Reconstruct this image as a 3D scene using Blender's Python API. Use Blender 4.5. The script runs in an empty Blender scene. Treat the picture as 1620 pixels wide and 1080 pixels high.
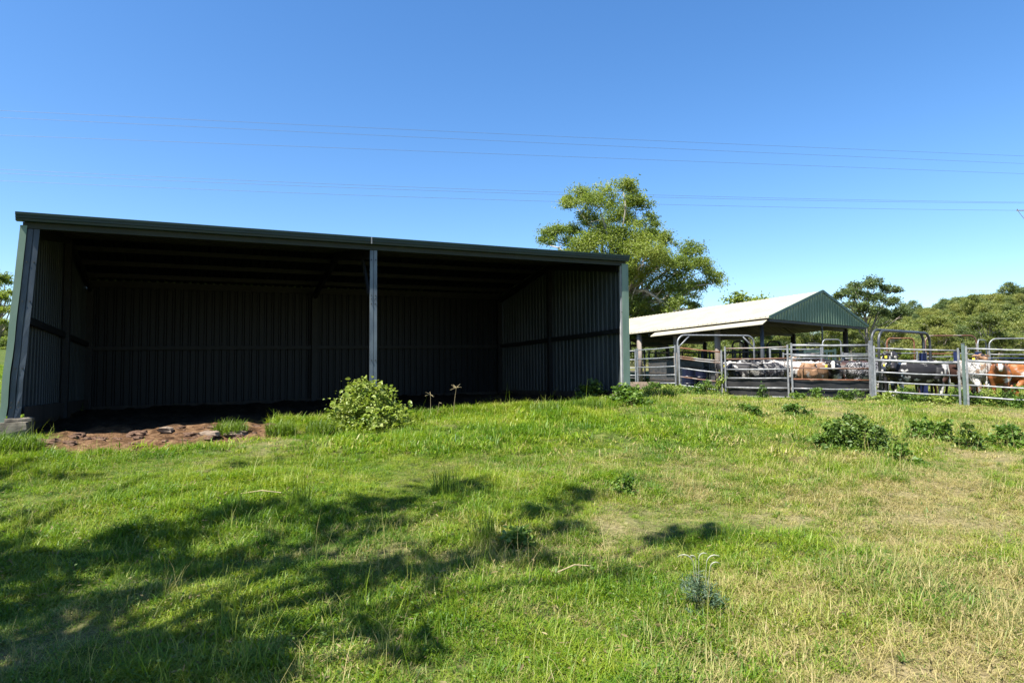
import bpy, math, random
import numpy as np
from mathutils import Vector, Matrix

rng = np.random.default_rng(7)
random.seed(7)
scene = bpy.context.scene
COL = scene.collection
R = math.radians

# ------------------------------------------------------------------ camera
FPX = 1020.0
PITCH, ROLL = R(3.0), R(0.5)
CAM = np.array([0.0, 0.0, 1.6])
_f = np.array([0, math.cos(PITCH), math.sin(PITCH)])
_r0 = np.array([1.0, 0, 0]); _u0 = np.array([0, -math.sin(PITCH), math.cos(PITCH)])
_r = math.cos(ROLL)*_r0 - math.sin(ROLL)*_u0
_u = math.sin(ROLL)*_r0 + math.cos(ROLL)*_u0

def P(px, py, Y):
    d = _f + _r*((px-810)/FPX) + _u*((540-py)/FPX)
    return CAM + d*(Y/d[1])

cd = bpy.data.cameras.new('camera')
cd.sensor_width = 36; cd.lens = FPX/1620*36
cd.clip_start = 0.05; cd.clip_end = 6000
cam = bpy.data.objects.new('camera', cd); COL.objects.link(cam)
cam.matrix_world = Matrix(((_r[0], _u[0], -_f[0], CAM[0]), (_r[1], _u[1], -_f[1], CAM[1]),
                           (_r[2], _u[2], -_f[2], CAM[2]), (0, 0, 0, 1)))
scene.camera = cam

# ------------------------------------------------------------------ noise
def _hash(ix, iy, seed):
    n = (ix.astype(np.int64)*374761393 + iy.astype(np.int64)*668265263 + seed*974634777) & 0xffffffff
    n = ((n ^ (n >> 13))*1274126177) & 0xffffffff
    n = n ^ (n >> 16)
    return (n & 0xffff)/65535.0

def vnoise(x, y, seed=0):
    x = np.asarray(x, float); y = np.asarray(y, float)
    ix = np.floor(x); iy = np.floor(y); fx = x-ix; fy = y-iy
    fx = fx*fx*(3-2*fx); fy = fy*fy*(3-2*fy)
    a = _hash(ix, iy, seed); b = _hash(ix+1, iy, seed); c = _hash(ix, iy+1, seed); d = _hash(ix+1, iy+1, seed)
    return (a*(1-fx)+b*fx)*(1-fy)+(c*(1-fx)+d*fx)*fy

def fbm(x, y, seed=0, o=4):
    s = 0; a = .5; t = 0
    for k in range(o):
        s = s+a*vnoise(x*2**k, y*2**k, seed+k*17); t += a; a *= .5
    return s/t

def smooth(a, b, x):
    t = np.clip((x-a)/(b-a), 0, 1)
    return t*t*(3-2*t)

# ------------------------------------------------------------------ terrain
CP = np.array([
    (0, 0, 0), (-5, 1, -.05), (5, 1, 0), (0, 4, .06), (-4, 6, .22), (4, 6, .14), (0, 9, .42), (8, 8, .2), (-14, 6, .35),
    (-8.1, 10.4, .66), (-2.6, 12.9, .72), (2.9, 15.9, .93), (-11.3, 17, .76), (-.3, 22.4, .95), (5.3, 10, .36), (9, 14, .42),
    (6.6, 25.5, .93), (5.6, 28.7, .93), (8, 24.2, .74), (9.7, 22.6, .70), (12, 21.6, .64), (14, 20.1, .52), (18, 17, .3),
    (12, 27, .78), (16, 25, .70), (22, 26, .6), (12, 34, .9), (20, 40, 1.1), (-25, 14, 1.1), (-40, 30, 2.3), (-60, 62, 3.8), (-120, 150, 8.6),
    (30, 60, 1.9), (0, 50, 2.0), (0, 150, 5), (100, 150, 3.5), (100, 50, .6), (-100, 0, 2), (100, 0, -1), (0, -60, -1), (-100, -100, 0), (100, -100, -2),
    (0, 700, 12), (700, 700, 6), (-700, 700, 22), (-700, 0, 6), (700, 0, -4), (0, -700, -6), (700, -700, -8), (-700, -700, -2)], float)

def _tps(d2):
    return np.where(d2 > 0, d2*np.log(np.maximum(d2, 1e-12)), 0.0)
_n = len(CP)
_A = np.zeros((_n+3, _n+3))
_d2 = ((CP[:, None, :2]-CP[None, :, :2])**2).sum(-1)
_A[:_n, :_n] = _tps(_d2) + np.eye(_n)*2.0
_A[:_n, _n] = 1; _A[:_n, _n+1:] = CP[:, :2]; _A[_n, :_n] = 1; _A[_n+1:, :_n] = CP[:, :2].T
_W = np.linalg.solve(_A, np.concatenate([CP[:, 2], np.zeros(3)]))

# shed frame, needed for the dirt patch
SL = P(33, 665, 10.54); SR = P(990, 622, 15.9)          # bases of the end posts
U = (SR-SL)[:2]; SHED_W = float(np.linalg.norm(U)); U = U/SHED_W; NB = np.array([-U[1], U[0]])
SHED_D = 7.2
MIDA = 5.78                                             # the middle post along the front

def shed_ab(x, y):
    dx = np.asarray(x)-SL[0]; dy = np.asarray(y)-SL[1]
    return dx*U[0]+dy*U[1], dx*NB[0]+dy*NB[1]

def H(x, y):
    x = np.atleast_1d(np.asarray(x, float)); y = np.atleast_1d(np.asarray(y, float))
    sh = x.shape; x = x.ravel(); y = y.ravel()
    out = np.empty_like(x)
    for i in range(0, len(x), 20000):
        xs = x[i:i+20000]; ys = y[i:i+20000]
        d2 = (xs[:, None]-CP[None, :, 0])**2+(ys[:, None]-CP[None, :, 1])**2
        out[i:i+20000] = _tps(d2)@_W[:_n]+_W[_n]+xs*_W[_n+1]+ys*_W[_n+2]
    # wooded hill off to the right
    hill = 38*np.exp(-(((x-330)/150)**2+((y-300)/130)**2)) + 10*np.exp(-(((x-190)/70)**2+((y-215)/60)**2))
    out += hill
    near = np.exp(-((x*x+y*y)/40.0**2))
    out += near*((fbm(x*.9, y*.9, 3, 3)-.5)*.22 + (fbm(x*3.2, y*3.2, 9, 2)-.5)*.07)
    a, b = shed_ab(x, y)
    d = dirt_at(x, y)
    out += d*((fbm(x*4, y*4, 21, 4)-.5)*.20)
    return out.reshape(sh)

def dirt_at(x, y):
    a, b = shed_ab(x, y)
    n = fbm(np.asarray(x)*1.3, np.asarray(y)*1.3, 31, 3)
    inside = smooth(-.15, .15, b)*smooth(SHED_D+.4, SHED_D-.1, b)*smooth(-.3, .1, a)*smooth(SHED_W+.2, SHED_W-.1, a)
    front = smooth(-2.05, -1.6, b+(n-.5)*.9)*smooth(.4, .1, b)*smooth(.3, .8, a)*smooth(4.6, 3.4, a+(n-.5)*1.5)
    front2 = smooth(-.55, -.1, b+(n-.5)*.7)*smooth(.4, .1, b)*smooth(.2, .6, a)*smooth(12, 11.4, a)
    return np.clip(np.maximum(np.maximum(inside, front), front2), 0, 1)

def dry_at(x, y):
    x = np.asarray(x, float); y = np.asarray(y, float)
    n = fbm(x*.55+3, y*.55, 41, 4); n2 = fbm(x*1.9, y*1.9, 47, 3)
    base = .30 + .42*smooth(.2, 3.5, x - .15*(y-4)) + .22*smooth(4.6, 2.6, y)*smooth(-2.0, .3, x)
    base = base - .22*smooth(7, 12, y) - .14*smooth(0, -3, x)
    # worn vehicle track on the right
    base = base + .22*np.exp(-((x-(2.2+.62*(y-3)))/1.1)**2)*smooth(11, 8, y)
    n3 = fbm(x*5, y*5, 53, 2)
    return np.clip(base*.88-.03+(n-.5)*.7+(n2-.5)*.75+(n3-.5)*.55, 0, .92)

def gz(x, y):
    return float(H(x, y)[0])

def G(px, Y):
    p = P(px, 590, Y)
    return np.array([p[0], Y, gz(p[0], Y)])

# ------------------------------------------------------------------ materials
def new_mat(name):
    m = bpy.data.materials.new(name); m.use_nodes = True
    nt = m.node_tree
    return m, nt, nt.nodes['Principled BSDF']

def N(nt, t, **kw):
    n = nt.nodes.new(t)
    for k, v in kw.items():
        setattr(n, k, v)
    return n

LEVEL = .76                                            # overall level of the base colours
def ramp(nt, stops):
    stops = [(p_, tuple(c_*LEVEL for c_ in col_)) for p_, col_ in stops]
    r = N(nt, 'ShaderNodeValToRGB')
    e = r.color_ramp.elements
    while len(e) < len(stops):
        e.new(.5)
    for i, (p, c) in enumerate(stops):
        e[i].position = p; e[i].color = (*c, 1)
    return r

def mat(name, cols, rough=.6, metal=0.0, scale=6.0, bump=0.0, stretch=(1, 1, 1), detail=5, lo=.3, hi=.7, spec=.4, coords='Object'):
    m, nt, b = new_mat(name)
    tc = N(nt, 'ShaderNodeTexCoord'); mp = N(nt, 'ShaderNodeMapping')
    mp.inputs['Scale'].default_value = stretch
    nt.links.new(tc.outputs[coords], mp.inputs['Vector'])
    nz = N(nt, 'ShaderNodeTexNoise'); nz.inputs['Scale'].default_value = scale; nz.inputs['Detail'].default_value = detail
    nt.links.new(mp.outputs[0], nz.inputs['Vector'])
    k = len(cols)
    r = ramp(nt, [(lo+(hi-lo)*i/max(1, k-1), c) for i, c in enumerate(cols)])
    nt.links.new(nz.outputs[0], r.inputs[0]); nt.links.new(r.outputs[0], b.inputs['Base Color'])
    b.inputs['Roughness'].default_value = rough; b.inputs['Metallic'].default_value = metal
    b.inputs['Specular IOR Level'].default_value = spec
    if bump:
        bp = N(nt, 'ShaderNodeBump'); bp.inputs['Strength'].default_value = bump; bp.inputs['Distance'].default_value = .02
        nt.links.new(nz.outputs[0], bp.inputs['Height']); nt.links.new(bp.outputs[0], b.inputs['Normal'])
    return m

def leaf_mat(name, cols, trans=.3, rough=.5, wscale=.35, attr=None, spec=.3, tboost=1.5, dry=None, orand=0.0):
    """foliage: per leaf random (vertex attribute 'rnd') plus world-scale patches; translucent"""
    m, nt, b = new_mat(name)
    at = N(nt, 'ShaderNodeAttribute', attribute_name='rnd')
    geo = N(nt, 'ShaderNodeNewGeometry')
    nz = N(nt, 'ShaderNodeTexNoise'); nz.inputs['Scale'].default_value = wscale; nz.inputs['Detail'].default_value = 3
    nt.links.new(geo.outputs['Position'], nz.inputs['Vector'])
    ma = N(nt, 'ShaderNodeMath', operation='MULTIPLY_ADD'); ma.inputs[1].default_value = .55
    sc = N(nt, 'ShaderNodeMath', operation='MULTIPLY_ADD'); sc.inputs[1].default_value = 1.6; sc.inputs[2].default_value = -.55
    nt.links.new(nz.outputs[0], sc.inputs[0])
    oi = N(nt, 'ShaderNodeObjectInfo'); od = N(nt, 'ShaderNodeMath', operation='MULTIPLY_ADD'); od.inputs[1].default_value = orand
    nt.links.new(oi.outputs['Random'], od.inputs[0]); nt.links.new(sc.outputs[0], od.inputs[2])
    of = N(nt, 'ShaderNodeMath', operation='SUBTRACT'); of.inputs[1].default_value = orand*.5; nt.links.new(od.outputs[0], of.inputs[0])
    nt.links.new(at.outputs['Fac'], ma.inputs[0]); nt.links.new(of.outputs[0], ma.inputs[2])
    k = len(cols)
    r = ramp(nt, [(i/max(1, k-1), c) for i, c in enumerate(cols)])
    nt.links.new(ma.outputs[0], r.inputs[0])
    col = r.outputs[0]
    if dry:
        ia = N(nt, 'ShaderNodeAttribute', attribute_name='dry'); ia.attribute_type = 'INSTANCER'
        th = N(nt, 'ShaderNodeMath', operation='ADD'); 
        s2 = N(nt, 'ShaderNodeMath', operation='MULTIPLY_ADD'); s2.inputs[1].default_value = .8; s2.inputs[2].default_value = -.4
        nt.links.new(at.outputs['Fac'], s2.inputs[0])
        nt.links.new(ia.outputs['Fac'], th.inputs[0]); nt.links.new(s2.outputs[0], th.inputs[1])
        cl = N(nt, 'ShaderNodeMapRange'); cl.inputs['From Min'].default_value = .35; cl.inputs['From Max'].default_value = .85
        nt.links.new(th.outputs[0], cl.inputs['Value'])
        mx = N(nt, 'ShaderNodeMix', data_type='RGBA')
        nt.links.new(cl.outputs[0], mx.inputs['Factor'])
        nt.links.new(col, mx.inputs[6]); mx.inputs[7].default_value = (*[c_*LEVEL for c_ in dry], 1)
        col = mx.outputs[2]
    nt.links.new(col, b.inputs['Base Color'])
    b.inputs['Roughness'].default_value = rough; b.inputs['Specular IOR Level'].default_value = spec
    tr = N(nt, 'ShaderNodeBsdfTranslucent')
    g = N(nt, 'ShaderNodeMix', data_type='RGBA', blend_type='MULTIPLY'); g.inputs['Factor'].default_value = 1
    g.inputs[7].default_value = (tboost, tboost*1.05, tboost*.55, 1)
    nt.links.new(col, g.inputs[6]); nt.links.new(g.outputs[2], tr.inputs['Color'])
    ms = N(nt, 'ShaderNodeMixShader'); ms.inputs[0].default_value = trans
    nt.links.new(b.outputs[0], ms.inputs[1]); nt.links.new(tr.outputs[0], ms.inputs[2])
    nt.links.new(ms.outputs[0], nt.nodes['Material Output'].inputs['Surface'])
    return m

M = {}
M['zinc'] = mat('galvanised_steel', [(.17, .18, .19), (.25, .26, .27), (.35, .36, .37)], .5, .35, 9, .05)
M['zinc_rust'] = mat('rusty_galvanised_steel', [(.26, .26, .26), (.27, .24, .22), (.18, .095, .06), (.14, .065, .04)], .65, .2, 2.2, .1, lo=.35, hi=.62)
M['rust'] = mat('rusted_steel', [(.11, .04, .02), (.20, .075, .035), (.24, .15, .10)], .8, 0, 5, .15)
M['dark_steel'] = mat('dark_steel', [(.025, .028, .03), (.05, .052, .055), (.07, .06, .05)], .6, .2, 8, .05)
M['bow_grey'] = mat('grey_painted_pipe', [(.035, .04, .045), (.085, .09, .10)], .45, .2, 6, .05)
M['navy'] = mat('navy_paint', [(.012, .02, .075), (.02, .035, .12)], .5, 0, 6)
M['green_post'] = mat('green_painted_post', [(.10, .15, .13), (.17, .22, .195)], .55, 0, 8)
M['rubber'] = mat('black_rubber_belting', [(.006, .006, .007), (.013, .013, .014), (.025, .023, .021)], .55, 0, 3, .3, stretch=(1, 1, 2))
M['timber'] = mat('weathered_timber', [(.13, .10, .085), (.22, .18, .15), (.32, .28, .25)], .85, 0, 7, .4, stretch=(1, 1, .12))
M['timber_dark'] = mat('dark_timber', [(.03, .024, .02), (.06, .05, .042)], .85, 0, 7, .4, stretch=(1, 1, .12))
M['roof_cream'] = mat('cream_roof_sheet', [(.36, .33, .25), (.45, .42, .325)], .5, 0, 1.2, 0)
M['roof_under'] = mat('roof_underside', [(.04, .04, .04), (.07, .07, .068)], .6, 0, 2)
M['shed_green'] = mat('green_steel_sheet', [(.055, .115, .085), (.085, .155, .115)], .5, 0, 2.5, .03, stretch=(1, 1, .3))
M['gable_green'] = mat('gable_green_sheet', [(.15, .235, .15), (.20, .285, .185)], .5, 0, 2.5, .03, stretch=(1, 1, .3))
M['gutter_green'] = mat('dark_green_gutter', [(.003, .018, .013), (.006, .028, .021)], .4, 0, 3, .03)
M['fascia'] = mat('olive_fascia', [(.014, .019, .011), (.022, .028, .017)], .6, 0, 3)
M['shed_inner'] = mat('shade_dark_inner_sheet', [(.0045, .0065, .0085), (.009, .012, .0155)], .5, .0, 1.6, .03, stretch=(1, 1, .35), spec=.25)  # interior shade put into a near-black sheet colour
M['side_inner'] = mat('daylit_side_sheet', [(.035, .045, .05), (.065, .078, .086)], .5, .0, 1.6, .03, stretch=(1, 1, .35), spec=.25)  # lighter copy of the inner sheet, daylight from the opening in its colour
M['shed_frame'] = mat('dark_frame_steel', [(.008, .009, .010), (.016, .017, .018)], .6, .1, 5)
M['shed_post'] = mat('galvanised_shed_post', [(.08, .105, .135), (.14, .17, .205), (.19, .22, .25)], .45, .25, 5, .08, stretch=(1, 1, .4))
M['post_dark'] = mat('shaded_galvanised_post', [(.03, .045, .065), (.06, .078, .105), (.10, .12, .145)], .45, .25, 3.5, .15, stretch=(1, 1, .5))  # darker copy of the shed post steel, the left post's shade in its colour
M['trim'] = mat('green_corner_flashing', [(.14, .22, .165), (.21, .29, .23)], .45, 0, 4, .06, stretch=(1, 1, .4))  # lightened, sunlight on the outer corner put into the colour
M['trim_white'] = mat('pale_jamb', [(.32, .33, .34), (.42, .43, .44)], .5, .1, 5)
M['concrete'] = mat('old_concrete', [(.10, .085, .065), (.17, .15, .115), (.23, .20, .165)], .9, 0, 9, .4)
M['stone'] = mat('earth_clod', [(.06, .03, .016), (.11, .06, .035), (.18, .11, .07)], .95, 0, 9, .6)
M['pale_stone'] = mat('pale_stone', [(.14, .10, .07), (.26, .20, .15)], .95, 0, 9, .6)
M['bark'] = mat('gum_bark', [(.14, .11, .085), (.26, .22, .18), (.38, .34, .30)], .9, 0, 5, .5, stretch=(1, 1, .3))
M['pale_bark'] = mat('pale_gum_bark', [(.30, .26, .22), (.50, .46, .41)], .85, 0, 4, .3, stretch=(1, 1, .3))
M['stem'] = mat('plant_stem', [(.07, .09, .03), (.12, .13, .05)], .8, 0, 8)
M['straw'] = mat('dry_straw', [(.34, .27, .14), (.46, .38, .22)], .85, 0, 8)
M['seed'] = mat('pale_seed_head', [(.22, .24, .16), (.36, .36, .27)], .8, 0, 40)
M['wire'] = mat('aluminium_cable', [(.10, .12, .15), (.14, .16, .19)], .6, .3, 3)
M['pole_wood'] = mat('pole_timber', [(.14, .12, .10), (.24, .21, .18)], .9, 0, 6, .3, stretch=(1, 1, .1))
M['drum'] = mat('blue_plastic', [(.0025, .004, .016), (.004, .006, .028)], .4, 0, 3)
M['eye'] = mat('dark_eye', [(.004, .003, .003), (.01, .008, .006)], .15, 0, 3)
M['tag'] = mat('yellow_tag', [(.75, .62, .03), (.85, .75, .08)], .5, 0, 3)
M['crush_green'] = mat('crush_paint', [(.03, .06, .055), (.06, .10, .09)], .5, .1, 4)

M['leaf_gum'] = leaf_mat('gum_leaves', [(.085, .135, .035), (.155, .215, .042), (.225, .28, .048), (.29, .325, .08)], .42, .45, .3)
M['leaf_scrub'] = leaf_mat('scrub_leaves', [(.09, .135, .055), (.155, .20, .06), (.225, .255, .06), (.28, .29, .085)], .38, .5, .12, orand=.9)
M['leaf_dark'] = leaf_mat('dark_leaves', [(.035, .075, .015), (.08, .14, .025), (.15, .22, .04)], .28, .45, 1.2)
M['leaf_bush'] = leaf_mat('bush_leaves', [(.11, .18, .025), (.18, .25, .035), (.25, .31, .06), (.31, .35, .11)], .3, .45, 3)
M['leaf_blue'] = leaf_mat('blue_green_leaves', [(.035, .075, .04), (.065, .12, .065), (.11, .16, .10)], .25, .5, 3)
M['leaf_weed'] = leaf_mat('weed_leaves', [(.055, .12, .018), (.105, .19, .028), (.17, .25, .042)], .32, .5, 2)
M['tall_grass'] = leaf_mat('tall_grass_blades', [(.05, .11, .010), (.10, .175, .016), (.17, .235, .03)], .35, .5, 1.5)
M['thatch'] = leaf_mat('dead_leaves', [(.10, .075, .035), (.20, .16, .075), (.30, .25, .13)], .1, .8, 2, spec=.1)
M['grass'] = leaf_mat('grass_blades', [(.042, .118, .005), (.108, .215, .008), (.20, .285, .014), (.29, .335, .035)], .34, .5, .8, spec=.3, dry=(.42, .35, .15), orand=.5)

def ground_material():
    m, nt, b = new_mat('paddock_ground')
    geo = N(nt, 'ShaderNodeNewGeometry')
    def noise(s, d=6):
        n = N(nt, 'ShaderNodeTexNoise'); n.inputs['Scale'].default_value = s; n.inputs['Detail'].default_value = d
        nt.links.new(geo.outputs['Position'], n.inputs['Vector']); return n
    n1 = noise(7, 8); n2 = noise(.25, 5); n3 = noise(28, 6)
    green = ramp(nt, [(.3, (.025, .04, .008)), (.55, (.07, .11, .015)), (.75, (.15, .17, .035))]); nt.links.new(n1.outputs[0], green.inputs[0])
    dryc = ramp(nt, [(.3, (.14, .11, .055)), (.55, (.26, .21, .11)), (.75, (.36, .30, .17))]); nt.links.new(n3.outputs[0], dryc.inputs[0])
    dirt = ramp(nt, [(.3, (.035, .018, .009)), (.5, (.115, .064, .032)), (.72, (.21, .13, .072))]); nt.links.new(n1.outputs[0], dirt.inputs[0])
    a1 = N(nt, 'ShaderNodeAttribute', attribute_name='dry'); a2 = N(nt, 'ShaderNodeAttribute', attribute_name='dirt')
    ad = N(nt, 'ShaderNodeMath', operation='MULTIPLY_ADD'); ad.inputs[1].default_value = .7; nt.links.new(n2.outputs[0], ad.inputs[0])
    sb = N(nt, 'ShaderNodeMath', operation='SUBTRACT'); sb.inputs[1].default_value = .35
    nt.links.new(a1.outputs['Fac'], sb.inputs[0]); nt.links.new(sb.outputs[0], ad.inputs[2])
    m1 = N(nt, 'ShaderNodeMix', data_type='RGBA'); m2 = N(nt, 'ShaderNodeMix', data_type='RGBA')
    nt.links.new(ad.outputs[0], m1.inputs['Factor']); nt.links.new(green.outputs[0], m1.inputs[6]); nt.links.new(dryc.outputs[0], m1.inputs[7])
    nt.links.new(a2.outputs['Fac'], m2.inputs['Factor']); nt.links.new(m1.outputs[2], m2.inputs[6]); nt.links.new(dirt.outputs[0], m2.inputs[7])
    a3 = N(nt, 'ShaderNodeAttribute', attribute_name='floor_shade'); m3 = N(nt, 'ShaderNodeMix', data_type='RGBA')
    mn = ramp(nt, [(.3, (.012, .009, .006)), (.7, (.04, .03, .02))]); nt.links.new(n1.outputs[0], mn.inputs[0])  # near-black colour standing in for shade on the shed floor
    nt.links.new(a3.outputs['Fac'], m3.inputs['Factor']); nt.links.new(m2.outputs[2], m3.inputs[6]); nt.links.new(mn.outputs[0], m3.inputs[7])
    nt.links.new(m3.outputs[2], b.inputs['Base Color'])
    b.inputs['Roughness'].default_value = .95; b.inputs['Specular IOR Level'].default_value = .1
    bp = N(nt, 'ShaderNodeBump'); bp.inputs['Strength'].default_value = .9; bp.inputs['Distance'].default_value = .07
    hh = N(nt, 'ShaderNodeMath', operation='MULTIPLY_ADD'); hh.inputs[1].default_value = .35; nt.links.new(n3.outputs[0], hh.inputs[0]); nt.links.new(n1.outputs[0], hh.inputs[2])
    nt.links.new(hh.outputs[0], bp.inputs['Height']); nt.links.new(bp.outputs[0], b.inputs['Normal'])
    return m
M['ground'] = ground_material()

# ------------------------------------------------------------------ mesh helpers
class MB:
    def __init__(self):
        self.v = []; self.f = []; self.mi = []; self.n = 0; self.rnd = None
    def add(self, v, f, mi=0):
        v = np.asarray(v, float)
        self.v.append(v)
        for q in f:
            self.f.append(tuple(int(i)+self.n for i in q)); self.mi.append(mi)
        self.n += len(v)
        return self
    def box(self, c, size, ax=None, mi=0):
        c = np.asarray(c, float); s = np.asarray(size, float)/2
        ax = np.eye(3) if ax is None else np.asarray(ax, float)
        k = np.array([(x, y, z) for x in (-1, 1) for y in (-1, 1) for z in (-1, 1)], float)*s
        self.add(c+k@ax, [(0, 1, 3, 2), (4, 6, 7, 5), (0, 4, 5, 1), (2, 3, 7, 6), (0, 2, 6, 4), (1, 5, 7, 3)], mi)
        return self
    def beam(self, a, b, w, h, up=(0, 0, 1), mi=0):
        a = np.asarray(a, float); b = np.asarray(b, float)
        d = b-a; L = np.linalg.norm(d); d = d/L
        s = np.cross(d, up); s /= np.linalg.norm(s); t = np.cross(s, d)
        return self.box((a+b)/2, (L, w, h), np.array([d, s, t]), mi)
    def tube(self, path, rad, n=8, cap=True, flat=1.0, mi=0):
        path = np.asarray(path, float); k = len(path)
        rad = np.full(k, rad, float) if np.isscalar(rad) else np.asarray(rad, float)
        T = np.gradient(path, axis=0); T /= np.linalg.norm(T, axis=1)[:, None]+1e-12
        ref = np.array([0, 0, 1.0]) if abs(T[0][2]) < .9 else np.array([1.0, 0, 0])
        vs = []; s = np.cross(T[0], ref); s /= np.linalg.norm(s)
        for i in range(k):
            s = s-T[i]*np.dot(s, T[i]); s /= np.linalg.norm(s)+1e-12
            t = np.cross(s, T[i])
            an = np.arange(n)*2*math.pi/n
            vs.append(path[i]+rad[i]*(np.cos(an)[:, None]*s*flat+np.sin(an)[:, None]*t))
        v = np.concatenate(vs); f = []
        for i in range(k-1):
            for j in range(n):
                f.append((i*n+j, i*n+(j+1) % n, (i+1)*n+(j+1) % n, (i+1)*n+j))
        if cap:
            f.append(tuple(range(n))[::-1]); f.append(tuple((k-1)*n+j for j in range(n)))
        return self.add(v, f, mi)
    def build(self, name, mats, parent=None, origin=None, smooth_=False, link=True):
        me = bpy.data.meshes.new(name)
        v = np.concatenate(self.v) if self.v else np.zeros((0, 3))
        if parent is not None and origin is None:
            origin = np.array(parent.matrix_basis.translation) if parent.parent is None else np.array(parent['_o'])
        if origin is not None:
            v = v-np.asarray(origin, float)
        me.from_pydata(v.tolist(), [], self.f)
        mats = mats if isinstance(mats, (list, tuple)) else [mats]
        for m in mats:
            me.materials.append(m)
        if len(mats) > 1:
            me.polygons.foreach_set('material_index', self.mi)
        if smooth_:
            me.polygons.foreach_set('use_smooth', [True]*len(me.polygons))
        me.update()
        o = bpy.data.objects.new(name, me)
        if link:
            COL.objects.link(o)
        if parent is not None:
            o.parent = parent
        elif origin is not None:
            o.location = origin
        return o

def tag(o, label=None, cat=None, group=None, kind=None):
    for k, v in (('label', label), ('category', cat), ('group', group), ('kind', kind)):
        if v:
            o[k] = v
    return o

def thing(name, loc, label, cat, group=None, rz=0, scale=1):
    o = bpy.data.objects.new(name, None); COL.objects.link(o)
    o.location = tuple(loc); o.rotation_euler = (0, 0, rz); o.scale = (scale,)*3
    o.empty_display_size = .2
    return tag(o, label, cat, group)

def dup(o, loc, rz=0, scale=1, label=None, group=None):
    r = o.copy(); COL.objects.link(r); r.location = tuple(loc); r.rotation_euler = (0, 0, rz)
    r.scale = scale if isinstance(scale, (tuple, list)) else (scale,)*3
    if label: r['label'] = label
    if group: r['group'] = group
    for ch in list(o.children):
        c = ch.copy(); COL.objects.link(c); c.parent = r
        for g in ch.children:
            d = g.copy(); COL.objects.link(d); d.parent = c
    return r

def quads_mesh(name, V, mats, rnd, per=4, faces_per=None, parent=None, loc=None, link=True, smooth_=False):
    """V: (n, per, 3) leaves. faces_per: list of index tuples inside each leaf"""
    n = V.shape[0]
    faces_per = faces_per or [(0, 1, 2, 3)]
    me = bpy.data.meshes.new(name)
    nv = n*per; k = len(faces_per); fl = len(faces_per[0])
    me.vertices.add(nv); me.vertices.foreach_set('co', V.reshape(-1).astype(np.float32))
    fp = np.array(faces_per)
    idx = (np.arange(n)[:, None, None]*per+fp[None]).reshape(-1)
    me.loops.add(len(idx)); me.loops.foreach_set('vertex_index', idx.astype(np.int32))
    me.polygons.add(n*k); me.polygons.foreach_set('loop_start', (np.arange(n*k)*fl).astype(np.int32))
    at = me.attributes.new('rnd', 'FLOAT', 'POINT'); at.data.foreach_set('value', np.repeat(rnd, per).astype(np.float32))
    me.materials.append(mats); me.update(calc_edges=True); me.validate()
    if smooth_:
        me.polygons.foreach_set('use_smooth', [True]*len(me.polygons))
    o = bpy.data.objects.new(name, me)
    if link: COL.objects.link(o)
    if parent is not None: o.parent = parent
    elif loc is not None: o.location = tuple(loc)
    return o

LEAF_F = [(0, 1, 2, 3), (0, 3, 4, 5)]
def leaves(pos, size, rg, droop=.3, aspect=.45, up_bias=.6, fold=.25, sz_var=.35):
    """folded leaf with 6 vertices, 2 quads sharing the midrib (0 base, 3 tip)"""
    n = len(pos)
    nrm = rg.normal(size=(n, 3)); nrm[:, 2] += up_bias*1.5; nrm /= np.linalg.norm(nrm, axis=1)[:, None]
    d = rg.normal(size=(n, 3)); d[:, 2] -= droop*1.5
    d -= nrm*(d*nrm).sum(1)[:, None]; d /= np.linalg.norm(d, axis=1)[:, None]
    s = np.cross(d, nrm)
    L = (size*(1+sz_var*rg.normal(size=n)).clip(.4, 1.9))[:, None]; w = L*aspect
    V = np.stack([pos, pos+d*L*.35+s*w*.5+nrm*fold*w, pos+d*L*.72+s*w*.36+nrm*fold*w*.7, pos+d*L,
                  pos+d*L*.72-s*w*.36+nrm*fold*w*.7, pos+d*L*.35-s*w*.5+nrm*fold*w], 1)
    return V

# ------------------------------------------------------------------ ground sheet
def axis(lo, hi, c, fine, ext, n_out):
    a = np.arange(lo, hi+1e-6, fine)
    t = np.geomspace(1, ext, n_out)
    g1 = hi+(t-1)*c; g0 = lo-(t-1)*c
    return np.concatenate([g0[::-1][:-1], a, g1[1:]])
xs = axis(-13, 13, 1.2, .10, 1200, 90); ys = axis(1.5, 27, 1.2, .10, 1200, 90)
XX, YY = np.meshgrid(xs, ys)
ZZ = H(XX, YY)
gm = bpy.data.meshes.new('ground')
nx, ny = len(xs), len(ys)
gm.vertices.add(nx*ny); gm.vertices.foreach_set('co', np.stack([XX, YY, ZZ], -1).reshape(-1).astype(np.float32))
ii = (np.arange(ny-1)[:, None]*nx+np.arange(nx-1)[None]).reshape(-1)
q = np.stack([ii, ii+1, ii+1+nx, ii+nx], 1).reshape(-1)
gm.loops.add(len(q)); gm.loops.foreach_set('vertex_index', q.astype(np.int32))
gm.polygons.add(len(ii)); gm.polygons.foreach_set('loop_start', (np.arange(len(ii))*4).astype(np.int32))
def floor_shade_at(x, y):  # mask of the interior shade painted on the shed floor, with ragged edges
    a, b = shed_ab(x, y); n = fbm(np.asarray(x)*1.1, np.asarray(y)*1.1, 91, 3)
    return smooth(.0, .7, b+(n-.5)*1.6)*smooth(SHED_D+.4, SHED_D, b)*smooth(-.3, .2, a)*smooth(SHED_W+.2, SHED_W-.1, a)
for nm, fn in (('dry', dry_at), ('dirt', dirt_at), ('floor_shade', floor_shade_at)):
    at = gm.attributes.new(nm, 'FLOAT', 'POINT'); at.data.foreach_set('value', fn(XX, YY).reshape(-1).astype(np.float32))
gm.materials.append(M['ground']); gm.update(calc_edges=True)
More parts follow.
